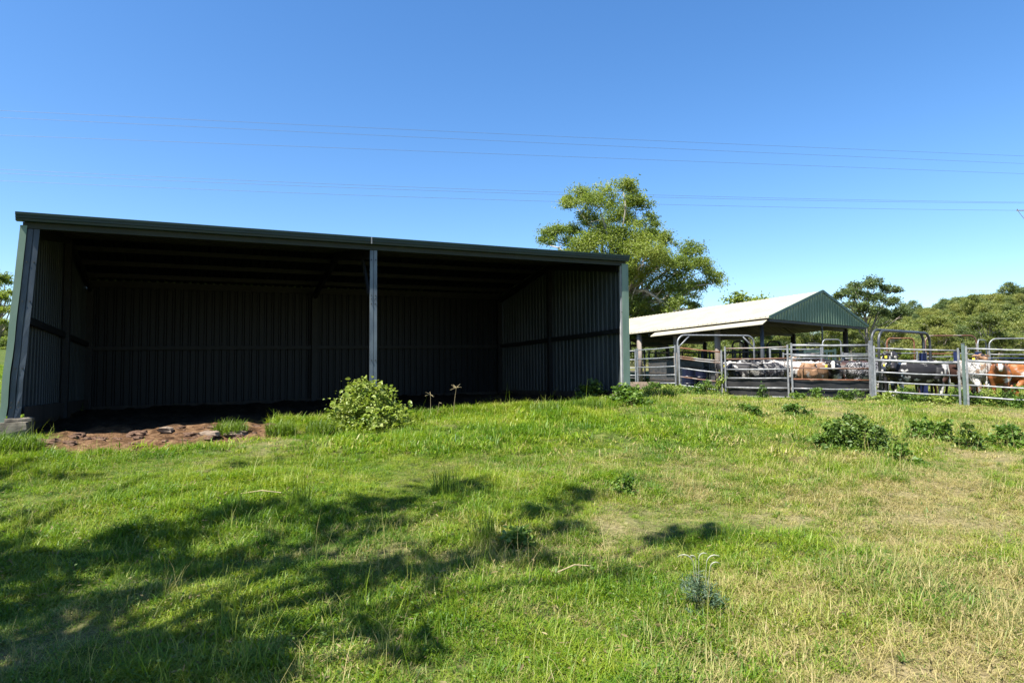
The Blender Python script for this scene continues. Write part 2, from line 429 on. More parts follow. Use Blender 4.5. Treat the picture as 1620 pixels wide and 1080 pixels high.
gm.polygons.foreach_set('use_smooth', [True]*len(gm.polygons))
ground = bpy.data.objects.new('ground', gm); COL.objects.link(ground)
tag(ground, kind='structure')

# ------------------------------------------------------------------ scatter (stuff only)
def scatter(name, pts, rot, scl, idx, protos, dry=None):
    me = bpy.data.meshes.new(name)
    n = len(pts); me.vertices.add(n); me.vertices.foreach_set('co', np.asarray(pts, np.float32).reshape(-1))
    a = me.attributes.new('rot', 'FLOAT_VECTOR', 'POINT'); a.data.foreach_set('vector', np.asarray(rot, np.float32).reshape(-1))
    a = me.attributes.new('scl', 'FLOAT_VECTOR', 'POINT'); a.data.foreach_set('vector', np.asarray(scl, np.float32).reshape(-1))
    a = me.attributes.new('idx', 'INT', 'POINT'); a.data.foreach_set('value', np.asarray(idx, np.int32))
    a = me.attributes.new('dry', 'FLOAT', 'POINT'); a.data.foreach_set('value', np.asarray(dry if dry is not None else np.zeros(n), np.float32))
    o = bpy.data.objects.new(name, me); COL.objects.link(o)
    c = bpy.data.collections.new(name+'_sources')
    for p in protos: c.objects.link(p)
    ng = bpy.data.node_groups.new(name+'_nodes', 'GeometryNodeTree')
    ng.interface.new_socket('Geometry', in_out='INPUT', socket_type='NodeSocketGeometry')
    ng.interface.new_socket('Geometry', in_out='OUTPUT', socket_type='NodeSocketGeometry')
    gi = ng.nodes.new('NodeGroupInput'); go = ng.nodes.new('NodeGroupOutput')
    ci = ng.nodes.new('GeometryNodeCollectionInfo'); ci.inputs['Collection'].default_value = c
    ci.inputs['Separate Children'].default_value = True; ci.inputs['Reset Children'].default_value = True
    ip = ng.nodes.new('GeometryNodeInstanceOnPoints'); ip.inputs['Pick Instance'].default_value = True
    def att(nm, t):
        x = ng.nodes.new('GeometryNodeInputNamedAttribute'); x.data_type = t; x.inputs['Name'].default_value = nm; return x.outputs['Attribute']
    L = ng.links.new
    L(gi.outputs[0], ip.inputs['Points']); L(ci.outputs[0], ip.inputs['Instance'])
    L(att('idx', 'INT'), ip.inputs['Instance Index']); L(att('rot', 'FLOAT_VECTOR'), ip.inputs['Rotation']); L(att('scl', 'FLOAT_VECTOR'), ip.inputs['Scale'])
    L(ip.outputs[0], go.inputs[0])
    md = o.modifiers.new('scatter', 'NODES'); md.node_group = ng
    tag(o, kind='stuff')
    return o

# ------------------------------------------------------------------ grass
BL_F = [(0, 1, 2, 3), (3, 2, 4, 5)]
def blades(n, rad, L, lean, w, rg, curl=.5, base=None):
    ang = rg.uniform(0, 2*math.pi, n); r = rad*np.sqrt(rg.uniform(0, 1, n))
    b = np.stack([r*np.cos(ang), r*np.sin(ang), np.zeros(n)], 1) if base is None else base
    da = rg.uniform(0, 2*math.pi, n); le = np.abs(rg.normal(lean, .28, n)).clip(.02, 1.5)
    ln = L*(rg.uniform(.45, 1.15, n))
    d1 = np.stack([np.cos(da)*np.sin(le), np.sin(da)*np.sin(le), np.cos(le)], 1)
    l2 = (le+curl*rg.uniform(.3, 1.3, n)).clip(0, 1.9)
    d2 = np.stack([np.cos(da)*np.sin(l2), np.sin(da)*np.sin(l2), np.cos(l2)], 1)
    s = np.stack([-np.sin(da), np.cos(da), np.zeros(n)], 1)*(w*rg.uniform(.6, 1.3, n))[:, None]
    m = b+d1*(ln*.55)[:, None]; t = m+d2*(ln*.45)[:, None]
    return np.stack([b-s*.5, b+s*.5, m+s*.42, m-s*.42, t+s*.06, t-s*.06], 1)

protos = []
def proto(V, rnd, m):
    o = quads_mesh('grass_source_%02d' % len(protos), V, m, rnd, 6, BL_F, link=False, smooth_=True); protos.append(o)
g = np.random.default_rng(11)
for k in range(5):                                   # 0-4 fine short turf
    V = blades(38, .085, .05+.008*k, 1.0, .0038, g, .6); proto(V, g.uniform(0, 1, len(V)), M['grass'])
for k in range(3):                                   # 5-7 lush taller tufts
    V = blades(46, .075, .085+.016*k, .85, .0050, g, .9); proto(V, g.uniform(0, .75, len(V)), M['grass'])
for k in range(3):                                   # 8-10 lying straw and thin stems
    V = blades(18, .10, .09+.025*k, 1.25, .0032, g, .3); proto(V, g.uniform(.75, 1.0, len(V)), M['grass'])
for k in range(2):                                   # 11-12 coarse turf for the distance
    V = blades(60, .24, .075+.03*k, .85, .011, g, .7); proto(V, g.uniform(0, 1, len(V)), M['grass'])
for k in range(2):                                   # 13-14 small broad leaved ground cover
    pos = np.concatenate([g.normal(0, .07, (40, 2)), g.uniform(.01, .06, (40, 1))], 1)
    Lf = leaves(pos, .014, g, 0, .6, 1.2)
    o = quads_mesh('grass_source_%02d' % len(protos), Lf, M['leaf_weed'], g.uniform(0, 1, 40), 6, LEAF_F, link=False); protos.append(o)

for k in range(2):                                   # 15-16 dead leaves and thatch lying flat
    pos = np.concatenate([g.normal(0, .09, (14, 2)), g.uniform(.015, .05, (14, 1))], 1)
    Lf = leaves(pos, .027, g, 0, .22, 1.2)
    o = quads_mesh('grass_source_%02d' % len(protos), Lf, M['thatch'], g.uniform(0, 1, 14), 6, LEAF_F, link=False); protos.append(o)
for k in range(3):                                   # 17-19 flat rosettes of strap leaves
    V = blades(14+3*k, .02, .075+.015*k, 1.15, .0105, g, .5); proto(V, g.uniform(0, .5, len(V)), M['leaf_weed'])
for k in range(2):                                   # 20-21 thin flowering stems
    V = blades(7, .06, .24+.05*k, .25, .0028, g, .5); proto(V, g.uniform(.8, 1, len(V)), M['grass'])
def wedge(n, y0, y1, margin):
    """uniform random points of the paddock in front of and a little to the sides of the camera"""
    out = []
    tot = 0
    while tot < n:
        y = np.sqrt(g.uniform(y0*y0, y1*y1, n)); x = g.uniform(-1, 1, n)*(y*.85+margin)
        out.append(np.stack([x, y], 1)); tot += n
    return np.concatenate(out)[:n]
rings = [(24000, 2.2, 5.2, 1.4, 0), (34000, 5.2, 9.5, 1.6, 0), (26000, 9.5, 17, 1.6, 1), (26000, 17, 42, 2.0, 2)]
PT, RT, SC, IX, DR = [], [], [], [], []
for n, y0, y1, mg, lod in rings:
    p = wedge(n, y0, y1, mg)
    x, y = p[:, 0], p[:, 1]
    a, b = shed_ab(x, y)
    dirt = dirt_at(x, y)
    lush = fbm(x*.8, y*.8, 61, 3)
    dr = dry_at(x, y)
    keep = (g.uniform(0, 1, n) > dirt*1.15)   # bare earth stays bare
    thin = fbm(x*2.3+7, y*2.3, 67, 3)
    keep &= ~((thin > .56) & (g.uniform(0, 1, n) < .5) & (lod < 2))
    keep &= ~((b > .1) & (b < SHED_D) & (a > -.1) & (a < SHED_W))
    x, y, lush, dr = x[keep], y[keep], lush[keep], dr[keep]
    k = len(x); u = g.uniform(0, 1, k)
    idx = np.where(lod == 2, g.integers(11, 13, k), g.integers(0, 5, k))
    if lod == 0:
        idx = np.where((u < .22+.9*(lush-.5)) & (dr < .75), g.integers(5, 8, k), idx)
        idx = np.where((u > .93-.22*dr), g.integers(8, 11, k), idx)
        idx = np.where((u > .60) & (u < .64) & (dr < .6), g.integers(13, 15, k), idx)
        u2 = g.uniform(0, 1, k)
        idx = np.where((u2 < .03+.07*dr), g.integers(15, 17, k), idx)
        idx = np.where((u2 > .972), g.integers(17, 20, k), idx)
        idx = np.where((u2 > .93) & (u2 < .955), g.integers(20, 22, k), idx)
    elif lod == 1:
        idx = np.where((u < .30+.9*(lush-.5)) & (dr < .8), g.integers(5, 8, k), idx)
        idx = np.where((u > .97-.15*dr), g.integers(8, 11, k), idx)
        idx = np.where((u > .60) & (u < .70), g.integers(11, 13, k), idx)
        idx = np.where((u > .70) & (u < .72), g.integers(13, 15, k), idx)
    if lod == 1:
        u2 = g.uniform(0, 1, k)
        idx = np.where((u2 > .97), g.integers(17, 20, k), idx)
        idx = np.where((u2 > .90) & (u2 < .94), g.integers(20, 22, k), idx)
    z = H(x, y)-.006
    s = (.45+1.1*lush)*g.uniform(.7, 1.3, k)*(1-.25*dr)
    s = s*(1.0 if lod == 0 else 1.35 if lod == 1 else 1.1)
    dr = np.clip(dr+g.normal(0, .17, k), 0, 1)
    PT.append(np.stack([x, y, z], 1)); IX.append(idx); DR.append(dr)
    RT.append(np.stack([g.normal(0, .12, k), g.normal(0, .12, k), g.uniform(0, 6.28, k)], 1))
    SC.append(np.stack([s, s, s*g.uniform(.8, 1.25, k)], 1))
# longer growth along the sill of the shed mouth
k = 2600; a = g.uniform(3.9, SHED_W+.4, k); b = -np.abs(g.normal(0, .38, k))+.10
kk = (fbm(a*1.4, b*1.4, 83, 2) > .36) | (a > 5.5); a, b = a[kk], b[kk]; k = len(a)
x = SL[0]+U[0]*a+NB[0]*b; y = SL[1]+U[1]*a+NB[1]*b; s = g.uniform(1.2, 2.3, k)
PT.append(np.stack([x, y, H(x, y)-.01], 1)); IX.append(g.integers(5, 8, k)); DR.append(np.clip(g.normal(.25, .2, k), 0, 1))
RT.append(np.stack([g.normal(0, .12, k), g.normal(0, .12, k), g.uniform(0, 6.28, k)], 1)); SC.append(np.stack([s, s, s*g.uniform(.8, 1.2, k)], 1))
scatter('grass', np.concatenate(PT), np.concatenate(RT), np.concatenate(SC), np.concatenate(IX), protos, np.concatenate(DR))

# ------------------------------------------------------------------ the open shed
SHU = (SR[2]-SL[2])/SHED_W                       # the shed follows the slight rise of the ground
SB = -.012
def S(a, b, c):
    p = SL[:2]+U*a+NB*b
    return np.array([p[0], p[1], SL[2]+c+SHU*a+SB*b])
UX = np.array([U[0], U[1], SHU]); NX = np.array([NB[0], NB[1], 0.0]); ZX = np.array([0, 0, 1.0])
ORG = S(0, 0, -.3)
shed = thing('open_shed', ORG, 'big dark open fronted steel shed with two bays and a green gutter', 'shed', rz=0)
EAVE = 3.22; PITCH_R = math.tan(R(8.5)); HALF = SHED_D/2
def roof_c(b):
    return EAVE+PITCH_R*(HALF-abs(b-HALF))

def ribs(L, pitch=.2, depth=.028):
    """trapezoid rib profile: list of (along, offset)"""
    out = []; a = 0
    while a < L:
        for da, o in ((0, 0), (.115, 0), (.135, depth), (.175, depth), (.195, 0)):
            if a+da <= L: out.append((a+da, o))
        a += pitch
    out.append((L, 0))
    return out

def sheet(fn, L, bottom, top, name, parent, mi_in, mi_out, pitch=.2, bulge=None, thick=.006):
    """ribbed wall sheet; fn(along, offset, height) -> point. Inner face and outer face in different materials"""
    pr = ribs(L, pitch); mb = MB()
    rows = 6
    for side, mi in ((0, 0), (1, 1)):
        vs = []; k = len(pr)
        for r_ in range(rows+1):
            for a, o in pr:
                b0 = bottom(a) if callable(bottom) else bottom
                t0 = top(a) if callable(top) else top
                h = b0+(t0-b0)*r_/rows
                bl = bulge(a, h) if bulge else 0
                vs.append(fn(a, o+side*thick+bl, h))
        f = []
        for r_ in range(rows):
            for j in range(k-1):
                i0 = r_*k+j
                f.append((i0, i0+1, i0+1+k, i0+k) if side else (i0, i0+k, i0+1+k, i0+1))
        mb.add(vs, f, mi)
    return mb.build(name, [mi_in, mi_out], parent)

# left wall front edge is pushed outward near the ground
def lbulge(b, c):
    return .20*max(0, 1-b/1.8)**1.5*max(0, 1-c/3.2)
WB = .28                                           # bottom edge of the wall sheets above post base
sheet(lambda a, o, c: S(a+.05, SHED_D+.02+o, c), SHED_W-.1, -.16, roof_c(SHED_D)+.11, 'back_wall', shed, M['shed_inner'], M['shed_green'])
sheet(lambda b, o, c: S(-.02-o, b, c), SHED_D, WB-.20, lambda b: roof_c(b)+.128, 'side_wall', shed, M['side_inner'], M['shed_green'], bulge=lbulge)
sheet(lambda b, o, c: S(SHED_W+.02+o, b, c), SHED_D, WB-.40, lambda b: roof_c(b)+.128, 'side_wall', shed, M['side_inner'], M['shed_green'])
# timber base boards under the sheets
mb = MB(); mb.beam(S(.1, SHED_D-.06, -.12), S(SHED_W-.1, SHED_D-.06, -.12), .05, .26); mb.build('base_board', M['timber_dark'], shed)
mb = MB(); mb.beam(S(-.0, .35, .08), S(.05, SHED_D-.1, .08), .05, .28); mb.build('base_board', M['timber_dark'], shed)
mb = MB(); mb.beam(S(SHED_W-.03, .3, -.07), S(SHED_W-.03, SHED_D-.1, -.07), .05, .24); mb.build('base_board', M['timber_dark'], shed)
# lower plinth wall (old sleepers) behind the left post
mb = MB(); mb.beam(S(.1, SHED_D-.02, -.5), S(SHED_W-.1, SHED_D-.02, -.5), .05, .6); mb.build('base_board', M['timber_dark'], shed)
mb = MB(); mb.beam(S(SHED_W+.02, .3, -.5), S(SHED_W+.02, SHED_D-.1, -.5), .05, .7); mb.build('base_board', M['timber_dark'], shed)
mb = MB(); mb.beam(S(-.06, .3, -.35), S(-.02, SHED_D-.1, -.35), .06, .62); mb.build('base_board', M['timber_dark'], shed)

# roof: two slopes of ribbed sheet with real thickness
def roof_slope(b0, b1, name):
    pr = ribs(SHED_W+.3, .2, .025); mb = MB()
    for side, mi in ((0, 0), (1, 1)):
        vs = []
        for b in (b0, b1):
            for a, o in pr:
                vs.append(S(a-.15, b, roof_c(b)+.13+o+side*.006))
        k = len(pr)
        f = [((j, j+k, j+1+k, j+1) if side == 0 else (j, j+1, j+1+k, j+k)) for j in range(k-1)]
        mb.add(vs, f, mi)
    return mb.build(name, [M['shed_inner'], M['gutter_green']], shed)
roof_slope(-.06, HALF, 'roof_sheet'); roof_slope(HALF, SHED_D+.12, 'roof_sheet')
mb = MB(); mb.tube([S(-.15, HALF, roof_c(HALF)+.16), S(SHED_W+.15, HALF, roof_c(HALF)+.16)], .06, 8, flat=1.8); mb.build('ridge_cap', M['gutter_green'], shed)

mb = MB(); mb.beam(S(-.1, SHED_D-.03, roof_c(SHED_D)+.06), S(SHED_W+.1, SHED_D-.03, roof_c(SHED_D)+.06), .05, .17); mb.build('eave_purlin', M['shed_frame'], shed)
# gutter: stepped profile extruded along the front
prof = [(-.03, .0), (-.13, .0), (-.135, .04), (-.148, .045), (-.15, .085), (-.165, .09), (-.168, .135), (-.15, .14), (-.03, .135)]
mb = MB(); vs = []
for a in (-.13, SHED_W+.08):
    for b, c in prof: vs.append(S(a, b, EAVE+.035+c))
k = len(prof)
f = [(j, (j+1) % k, k+(j+1) % k, k+j) for j in range(k)]+[tuple(range(k))[::-1], tuple(range(k, 2*k))]
mb.add(vs, f); mb.build('gutter', M['gutter_green'], shed)
mb = MB(); mb.box(S(MIDA-.08, -.166, EAVE+.1), (.02, .02, .14), np.array([UX, NX, ZX])); mb.build('gutter_bracket', M['zinc'], shed)
# fascia beam under the gutter
mb = MB(); mb.beam(S(-.05, .0, EAVE-.015), S(SHED_W+.05, .0, EAVE-.015), .05, .10); mb.build('fascia_beam', M['fascia'], shed)

# front posts. middle one a C-section with lips, seen from the open side
def front_post(a, w, d, c0, c1, m, bend=0):
    mb = MB(); ax = np.array([UX, NX, ZX]); t = .012
    rows = 14
    for (aa, bb, ww, dd) in ((-w/4-.002, 0, w/2-.008, .02), (w/4+.002, 0, w/2-.008, .02), (0, .011+d/2, .014, d)):
        vs = []
        for r_ in range(rows+1):
            c = c0+(c1-c0)*r_/rows; tt = 1-r_/rows
            sh = -bend*max(0, 1-(c-c0)/3.2)+(.012*math.sin(c*7.1)*tt**2 if bend else 0)
            for sx, sy in ((-1, -1), (1, -1), (1, 1), (-1, 1)):
                vs.append(S(a+aa+sx*ww/2+sh, bb+sy*dd/2+(.012*math.sin(c*5+sx) if bend else 0)*tt**2, c))
        f = [(r_*4+j, r_*4+(j+1) % 4, (r_+1)*4+(j+1) % 4, (r_+1)*4+j) for r_ in range(rows) for j in range(4)]
        f += [(3, 2, 1, 0), tuple(rows*4+j for j in range(4))]
        mb.add(vs, f)
    o = mb.build('front_post', m, shed)
    return o
def bolts(o, a, cs, w, bend=0):
    for c in cs:
        for s in (-1, 1):
            p = S(a+s*w*.28-bend*max(0, 1-c/3.2), -.012, c)
            mb = MB(); mb.tube([p, p-NX*.016], .013, 6)
            b = mb.build('bolt', M['dark_steel'], None, origin=ORG); b.parent = o; b.location = (0, 0, 0)
p1 = front_post(.10, .17, .10, 0, EAVE-.07, M['post_dark'], .20); bolts(p1, .10, (.22, .30, .85, 1.95, 2.6), .17, .2)
p2 = front_post(MIDA, .15, .12, -.4, EAVE-.07, M['shed_post']); bolts(p2, MIDA, (2.15, 2.22, 2.95, .9, 2.05), .15)
p3 = front_post(SHED_W-.06, .10, .10, 0, EAVE-.07, M['trim_white']); bolts(p3, SHED_W-.06, (2.0,), .1)
# corner flashings wrapped round both outer corners
def flashing(a, sgn, wf, bend):
    mb = MB(); rows = 12
    vs = []
    for r_ in range(rows+1):
        c = -.02+(EAVE-.0)*r_/rows
        sh = -bend*max(0, 1-c/3.2)+(.014*math.sin(c*6.3)*(1-r_/rows)**2 if bend else 0)
        for aa, bb in ((-sgn*wf, -.035), (sgn*.095, -.035), (sgn*.095, .20), (sgn*.089, .20), (sgn*.089, -.029), (-sgn*wf, -.029)):
            vs.append(S(a+aa+sh, bb, c))
    k = 6
    f = [(r_*k+j, r_*k+(j+1) % k, (r_+1)*k+(j+1) % k, (r_+1)*k+j) for r_ in range(rows) for j in range(k)]
    mb.add(vs, f); return mb.build('corner_flashing', M['trim'], shed)
flashing(.012, -1, .0, .21); flashing(SHED_W+.02, 1, .10, 0)
# portal frames: side columns, back columns, rafters, knee braces
for a in (.06, MIDA, SHED_W-.08):
    mb = MB()
    if a == MIDA:
        mb.beam(S(a, .15, EAVE-.12), S(a, HALF, roof_c(HALF)-.05), .08, .2)
        mb.beam(S(a, HALF, roof_c(HALF)-.05), S(a, SHED_D-.1, roof_c(SHED_D)-.12), .08, .2)
    else:
        mb.beam(S(a, .15, EAVE-.12), S(a, HALF, roof_c(HALF)-.05), .06, .16)
        mb.beam(S(a, HALF, roof_c(HALF)-.05), S(a, SHED_D-.1, roof_c(SHED_D)-.12), .06, .16)
    mb.build('rafter', M['shed_frame'], shed)
    mb = MB(); mb.beam(S(a, SHED_D-.12, -.3), S(a, SHED_D-.12, roof_c(SHED_D)-.1), .14, .16, up=(U[0], U[1], 0)); mb.build('column', M['shed_frame'], shed)
    if a != MIDA:
        mb = MB(); mb.beam(S(a, HALF, -.3), S(a, HALF, roof_c(HALF)-.1), .14, .12, up=(U[0], U[1], 0)); mb.build('column', M['shed_frame'], shed)
mb = MB(); mb.beam(S(MIDA-.06, .12, 2.25), S(MIDA-.06, .75, EAVE-.02), .05, .09)
mb.build('knee_brace', M['shed_frame'], shed)
# girts and purlins
for c in (1.55,):
    mb = MB(); mb.beam(S(.1, SHED_D-.1, c), S(SHED_W-.1, SHED_D-.1, c), .06, .1); mb.build('girt', M['shed_frame'], shed)
    mb = MB(); mb.beam(S(.03, .1, c+.1), S(.03, SHED_D-.1, c+.1), .06, .12); mb.build('girt', M['shed_frame'], shed)
    mb = MB(); mb.beam(S(SHED_W-.05, .1, c), S(SHED_W-.05, SHED_D-.1, c), .06, .12); mb.build('girt', M['shed_frame'], shed)
for b in (.9, 1.9, 2.9, 3.6, 4.4, 5.4, 6.4):
    mb = MB(); mb.beam(S(.05, b, roof_c(b)+.05), S(SHED_W-.05, b, roof_c(b)+.05), .06, .11); mb.build('purlin', M['shed_frame'], shed)
# concrete footing block under the left post
def rough_block(c, size, ax, m, name, parent, label=None, rough=.015, seed=1):
    rg = np.random.default_rng(seed)
    k = 5
    gx = np.linspace(-1, 1, k)
    vs, f = [], []
    mb = MB()
    for axis_ in range(3):
        for s in (-1, 1):
            o1, o2 = [i for i in range(3) if i != axis_]
            v = np.zeros((k*k, 3)); A, B = np.meshgrid(gx, gx, indexing='ij')
            v[:, o1] = A.ravel(); v[:, o2] = B.ravel(); v[:, axis_] = s
            p = v*np.asarray(size)/2
            # edge rounding plus lattice noise shared between faces
            n = np.stack([fbm(p[:, 0]*9+p[:, 2]*7+seed, p[:, 1]*9-p[:, 2]*5+i*13, 5+i, 2)-.5 for i in range(3)], 1)
            rr = (np.abs(v) > .99).sum(1)
            p = p*(1-.02*(rr-1))[:, None]+n*rough*2
            fc = []
            for i in range(k-1):
                for j in range(k-1):
                    qd = (i*k+j, (i+1)*k+j, (i+1)*k+j+1, i*k+j+1)
                    fc.append(qd if (s > 0) ^ (axis_ == 1) else qd[::-1])
            mb.add(np.asarray(c)+p@np.asarray(ax), fc)
    return mb.build(name, m, parent, origin=None if parent is not None else c)
rough_block(S(-.42, .05, -.13), (1.1, .55, .24), np.array([UX, NX, ZX]), M['concrete'], 'footing', shed)
rough_block(S(-.02, .02, .015), (.36, .25, .06), np.array([UX, NX, ZX]), M['concrete'], 'footing', shed, seed=4)
rough_block(S(SHED_W-.05, .0, -.2), (.45, .45, .4), np.array([UX, NX, ZX]), M['concrete'], 'footing', shed, seed=5)
rough_block(S(MIDA, .05, -.5), (.4, .4, .4), np.array([UX, NX, ZX]), M['concrete'], 'footing', shed, seed=6)

# ------------------------------------------------------------------ clods and stones on the bare earth
def stone(a, b, sx, sy, sz, m, label, seed, cat='stone', name='stone'):
    rg = np.random.default_rng(seed)
    p = SL[:2]+U*a+NB*b; z = gz(p[0], p[1])
    n1, n2 = 10, 7; vs = []; f = []
    for i in range(n2):
        th = math.pi*i/(n2-1)
        for j in range(n1):
            ph = 2*math.pi*j/n1
            d = np.array([math.sin(th)*math.cos(ph), math.sin(th)*math.sin(ph), math.cos(th)])
            d = np.sign(d)*np.abs(d)**.7
            r_ = 1+.75*(vnoise(d[0]*2.4+seed*3.1+5, d[1]*2.4+d[2]*2.7+9, seed)-.5) + .16*rg.uniform(-1, 1)
            vs.append(p.tolist()+[z] + np.zeros(3)) if False else vs.append(np.array([p[0], p[1], z+sz*.15])+d*r_*np.array([sx, sy, sz])/2)
    for i in range(n2-1):
        for j in range(n1):
            f.append((i*n1+j, (i+1)*n1+j, (i+1)*n1+(j+1) % n1, i*n1+(j+1) % n1))
    mb = MB(); mb.add(vs, f)
    o = mb.build(name, m, origin=(p[0], p[1], z)); tag(o, label, cat, 'clods and stones on the bare earth')
    return o
stone(3.15, -1.15, .42, .26, .12, M['pale_stone'], 'pale flat stone at the right end of the bare earth', 3)
stone(2.75, -1.25, .34, .22, .10, M['pale_stone'], 'smaller pale stone left of the flat pale stone', 4)
stone(2.1, -.35, .25, .20, .10, M['pale_stone'], 'pale brown stone near the shadow edge inside the shed mouth', 5)
stone(1.7, -.4, .32, .20, .12, M['stone'], 'brown clod in the middle of the bare earth', 6, 'clod', 'clod')
stone(.55, -1.1, .40, .22, .12, M['stone'], 'reddish clod at the left end of the bare earth', 7, 'clod', 'clod')
for k in range(95):
    a = 0.4+3.6*random.random(); b = -.2-1.3*random.random()
    s = .035+.11*random.random()**2
    stone(a, b, s*1.4, s, s*.6, M['stone'], 'small crumbled clod of brown earth in front of the shed', 40+k, 'clod', 'clod')

# ------------------------------------------------------------------ trees
def clump_crown(blobs, n_per, size, rg, aspect=.42, droop=.5, sub=14, spread=.30, flat=.75):
    """blobs (x, y, z, r): leaves gathered in puffs over the outer part of every blob"""
    pos = []
    for (x, y, z, r_) in blobs:
        k = max(6, int(sub*(r_ ** 1.2)/1.2))
        d = rg.normal(size=(k, 3)); d /= np.linalg.norm(d, axis=1)[:, None]
        d[:, 2] = np.where(d[:, 2] < -.45, -d[:, 2], d[:, 2])
        c = np.array([x, y, z])+d*r_*rg.uniform(.45, 1.0, (k, 1))*np.array([1, 1, flat])
        nl = int(n_per*r_*r_)
        w = rg.uniform(.4, 1.4, k); w /= w.sum()
        pick = rg.choice(k, nl, p=w)
        sg = r_*spread*rg.uniform(.6, 1.2, k)
        pos.append(c[pick]+rg.normal(size=(nl, 3))*sg[pick][:, None]*np.array([1, 1, .6]))
    pos = np.concatenate(pos)
    return leaves(pos, size, rg, droop, aspect, .5)

def limbs(base, trunk_top, r0, blobs, rg, bow=.15):
    """tapered trunk that divides; each blob is reached by a bowed limb with twigs"""
    mb = MB(); base = np.array(base, float); top = np.array(trunk_top, float)
    t = np.linspace(0, 1, 7)[:, None]
    path = base+(top-base)*t+np.concatenate([rg.normal(0, .02*np.linalg.norm(top-base), (7, 2))*np.sin(t*3.14), np.zeros((7, 1))], 1)
    rad = r0*(1.25-.75*t[:, 0]); rad[0] *= 1.25
    mb.tube(path, rad, 9)
    for (x, y, z, r_) in blobs:
        e = np.array([x, y, z-.2*r_])
        s = path[rg.integers(3, 7)]
        L = np.linalg.norm(e-s)
        tt = np.linspace(0, 1, 6)[:, None]
        mid = np.array([0, 0, 1.0])*L*bow
        pp = s+(e-s)*tt+mid*(4*tt*(1-tt))*rg.uniform(-.6, 1)+rg.normal(0, .03*L, (6, 3))*np.sin(tt*3.14)
        rr = np.linspace(min(r0*.45, .05*L+.03), .025, 6)*1.0
        mb.tube(pp, rr, 6)
        for _ in range(4):
            d = rg.normal(size=3); d[2] = abs(d[2])*.6; d /= np.linalg.norm(d)
            b0 = pp[rg.integers(3, 6)]
            mb.tube([b0, b0+d*r_*.5+rg.normal(0, .05, 3), b0+d*r_*.95], [.03*r0/.3+.01, .02, .008], 5)
    return mb

def tree(name, loc, blobs, base, top, r0, label, cat='tree', group=None, n_per=700, size=.26, leafm=None, barkm=None, seed=1, **kw):
    rg = np.random.default_rng(seed)
    t = thing(name, loc, label, cat, group)
    mb = limbs(base, top, r0, blobs, rg); o = mb.build('trunk', barkm or M['bark'], None, smooth_=True); o.parent = t
    V = clump_crown(blobs, n_per, size, rg, **kw)
    quads_mesh('crown', V, leafm or M['leaf_gum'], rg.uniform(0, 1, len(V)), 6, LEAF_F, parent=t)
    return t

# the big gum behind the shed
BY = 46.0
gb = G(985, BY)
bl = []
rg = np.random.default_rng(5)
for px, py, rp in [(986, 298, 17), (948, 322, 24), (912, 322, 22), (1006, 328, 22), (975, 345, 24), (930, 352, 18), (1022, 352, 15), (876, 376, 20), (905, 372, 16), (862, 384, 10),
                   (955, 385, 30), (990, 388, 30), (925, 398, 26), (1030, 378, 24), (1052, 384, 15), (1015, 412, 30), (970, 425, 30), (1045, 415, 20), (1005, 448, 28),
                   (1092, 402, 18), (1074, 425, 22), (1110, 425, 20), (1128, 445, 16), (1060, 455, 26), (1100, 462, 20), (1030, 480, 25), (1068, 488, 18), (1092, 486, 12), (940, 440, 34), (1000, 492, 24), (900, 420, 25), (1040, 500, 18), (1015, 505, 22), (985, 510, 24), (1010, 535, 24), (1060, 508, 14)]:
    p = P(px, py, BY+rg.normal(0, 1.8)); bl.append((p[0]-gb[0], p[1]-gb[1], p[2]-gb[2], rp*BY/FPX*1.17))
tree('gum_tree', gb, bl, (0, 0, -.3), (.5, .2, 6.0), .40, 'tall spreading gum tree rising behind the right end of the dark shed', n_per=2700, size=.13, leafm=M['leaf_gum'], barkm=M['pale_bark'], seed=9, droop=.6, spread=.275, sub=20, flat=.9)

# background trees: prototypes then copies
def rand_blobs(rg, h, w, n, low=.35, rmin=.12, rmax=.24):
    out = []
    for i in range(n):
        z = h*rg.uniform(low, .92); k = math.sin(math.pi*min(1, max(0, (z/h-low*.6)/(1.05-low*.6))))**.6
        a = rg.uniform(0, 6.28); r_ = w/2*k*math.sqrt(rg.uniform(0.05, 1))
        out.append((r_*math.cos(a), r_*math.sin(a), z, h*rg.uniform(rmin, rmax)))
    return out
def proto_tree(kind, h, w, n, low, leafm, barkm, seed, n_per, size):
    rg = np.random.default_rng(seed)
    b = rand_blobs(rg, h, w, n, low, *( (.10, .17) if kind == 'gum' else (.13, .24)))
    return dict(blobs=b, base=(0, 0, -.3), top=(rg.normal(0, .2), rg.normal(0, .2), h*(.55 if kind == 'gum' else .4)), r0=h*.022, leafm=leafm, barkm=barkm, n_per=n_per, size=size, seed=seed)
def first(spec, name, loc, label, group, **kw):
    return tree(name, loc, spec['blobs'], spec['base'], spec['top'], spec['r0'], label, 'tree', group, spec['n_per'], spec['size'], spec['leafm'], spec['barkm'], spec['seed'], **kw)

